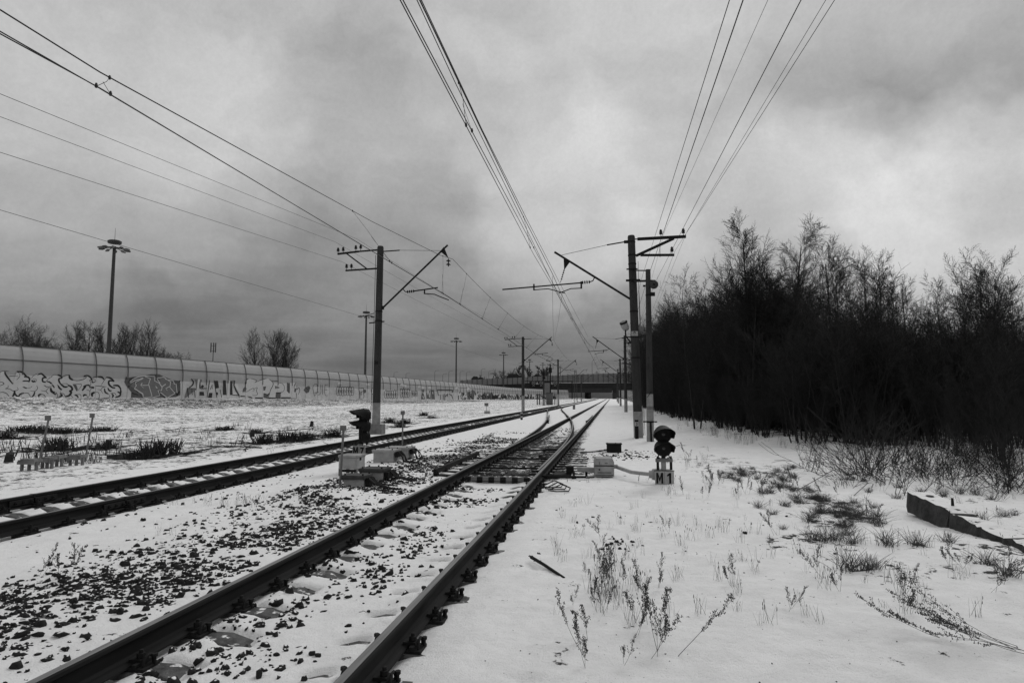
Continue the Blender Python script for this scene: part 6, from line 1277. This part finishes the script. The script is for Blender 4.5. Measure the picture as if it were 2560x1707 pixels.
for k in range(26): sow(PB, rw.uniform(1800, 1990), 1185+rw.gauss(0, 9), rw.uniform(.6, 1.0), 'dead grass of the thin strip below the thicket', 'grass', 'dead grass strip below the thicket', .7)
for k in range(40): sow(PW, rw.uniform(1700, 2540), rw.uniform(1150, 1250), rw.uniform(.6, 1.2), 'dry weed between the thicket and the open field', 'weed', 'dry weeds along the thicket foot')
for k in range(44):
    y = rw.uniform(18, 40); x = float(thicket_edge(y))+rw.gauss(-.3, .4); o = sow(PT, 1700, 1150, rw.uniform(1.2, 2.2), 'tall reed-like stalks at the foot of the thicket', 'grass', 'tall stalks at the thicket foot'); o.location = (x, y, gz(x, y))
for k in range(150):
    px = rw.uniform(1380, 2540); py = 1205+360*rw.random()**1.8; sow(PW if rw.random() < .08 else PT, px, py, rw.uniform(.35, .85), LS, 'grass', GSG, rw.uniform(.7, 1.1))
for k in range(26): sow(PB, rw.uniform(1800, 2540), rw.uniform(1170, 1330), rw.uniform(.4, .8), LT, 'grass', GTG, .8)
for k in range(60): sow(PT, rw.uniform(-10, 900), rw.uniform(1062, 1140), rw.uniform(.7, 1.5), 'dead stubble of the brush field beyond the tracks', 'grass', 'dead stubble in the brush field', rw.uniform(.6, 1.0))
# low thin saplings in front of the thicket where the snow shows through
sp_ = [tree('sapling', stems_of(6, .35, 1.6, .009, r0_, .8), dict(SHRUB, n=[6, 4], wob=[.14, .22], up=[.04, .05], bare=[.1], kids=[1.8], ang=[(20, 50)], len=[(.3, .5)], cone=[.3], rmin=.005), 91+k, M_bark, 'thin straggling sapling on the snow before the thicket', 'sapling', 'straggling saplings before the thicket') for k in range(3)]
for o in sp_: remember(o)
for k in range(40):
    px = rw.uniform(2020, 2600); py = 1195+(px-2300)*.05+rw.gauss(0, 22); c = spot(px, py); pr = r0_.choice(sp_)
    o = copy_tree(pr) if pr.name in used else pr; used.add(pr.name); o.location = c; o.rotation_euler = (rw.gauss(0, .45), rw.gauss(0, .45), rw.uniform(0, 6.28)); s = rw.uniform(.35, 1.0); o.scale = (s, s, s)
# bowed wire-like stem
a_ = [spot(1995, 1228, .03), spot(2085, 1205, .25), spot(2150, 1206, .30), spot(2170, 1225, .12), spot(2135, 1240, .01)]
m = MB(); m.tube([Vector(p) for p in a_], .006, 5); tag(m.build('bowed_stem', M_weed), 'long thin stem bowed over the dark drift of dead grass', 'stem')
# cut brush on the other side of the tracks
for k, (px, py, s, lab) in enumerate(((147, 1128, .72, 'dark bushy stool of cut brush behind the leaning marker post'), (405, 1140, .80, 'wide dark stool of cut brush beyond the concrete slab'), (350, 1148, .55, 'smaller cut stool beside the wide one'), (660, 1110, .62, 'cut brush stool nearest the outer rail'), (725, 1105, .72, 'dense cut brush stool left of the dwarf signal'), (765, 1100, .55, 'cut brush stool just left of the marker plate'), (835, 1092, .60, 'cut brush stool behind the marker plate'), (975, 1058, .62, 'dark brush stool right of the nearest pole'), (1000, 1068, .45, 'small dark stump of brush right of the nearest pole'), (1010, 1060, .6, 'brush stool past the nearest pole'), (265, 1118, .45, 'small brush remains between the two marker posts'), (640, 1085, .4, 'low stump amid the cut brush'), (560, 1075, .7, 'loose heap of cut twigs below the slope'), (255, 1078, .9, 'flat heap of cut twigs under the dark graffiti'), (60, 1080, 1.1, 'long flat heap of twigs at the slope foot'), (110, 1082, 1.1, 'long flat heap of twigs behind the leaning marker post'), (165, 1084, .9, 'thin end of the long heap of twigs'), (10, 1098, .6, 'brush stool by the frame edge'), (1060, 1040, .6, 'far brush stool beyond the nearest pole'), (1080, 1045, .6, 'far brush heap at the rail'))):
    flat = 'heap' in lab; sow(PR_, px, py, s*1.65, lab, 'brush', 'cut brush stools and heaps', .45 if flat else .95)
sh = []
for k in range(3):
    m = MB(); blades(m, 7, .25, .42, .009, rw, .45, droop=.1); sh.append(m.build('cut_shoots', M_brush))
for k in range(90):
    px = rw.uniform(-20, 880); py = rw.uniform(1062, 1150) if px > 350 else rw.uniform(1085, 1168)
    if py > 1165-px*.085: continue
    sow(sh, px, py, rw.uniform(.7, 1.4), 'few cut shoots poking through the snow of the brush field', 'shoots', 'cut shoots in the brush field', rw.uniform(.6, 1.1))
for k in range(34): sow(sh, rw.uniform(85, 240), 1158-rw.uniform(0, 12), rw.uniform(.5, .8), 'row of cut shoots behind the low plank stands', 'shoots', 'shoots behind the plank stands')
lg = []
for k in range(3):
    m = MB(); p = Vector((0, 0, .02)); pts = [p]
    for i in range(5): p = p+Vector((.28, rw.uniform(-.08, .08), rw.uniform(-.02, .035))); pts.append(p)
    m.tube(pts, [.016, .015, .013, .011, .009, .006], 5)
    for _ in range(4): q = rw.choice(pts[1:4]); m.tube([q, q+Vector((.25, rw.uniform(-.25, .25), rw.uniform(0, .12)))], [.008, .003], 4)
    lg.append(m.build('fallen_twig', M_brush))
for k in range(34): sow(lg, rw.uniform(-10, 900), rw.uniform(1066, 1140), rw.uniform(.6, 1.3), 'bare twig lying on the snow of the brush field', 'twig', 'fallen twigs in the brush field')
for px, py, h, lab in ((268, 1118, .28, 'short sawn stump between the marker posts'), (778, 1068, .30, 'short sawn stump below the slope'), (630, 1090, .26, 'sawn stump in the brush field'), (20, 1155, .22, 'thin sawn stump beside the plank stands')):
    c_ = spot(px, py); m = MB(); m.tube([(0, 0, -.1), (.02, 0, h*.5), (.05, 0, h)], [.11, .09, .085], 9); m.tube([(0, 0, h*.3), (.12, .02, h*.6)], [.05, .04], 6); o = m.build('stump', M_bark); o.location = c_; tag(o, lab, 'stump')
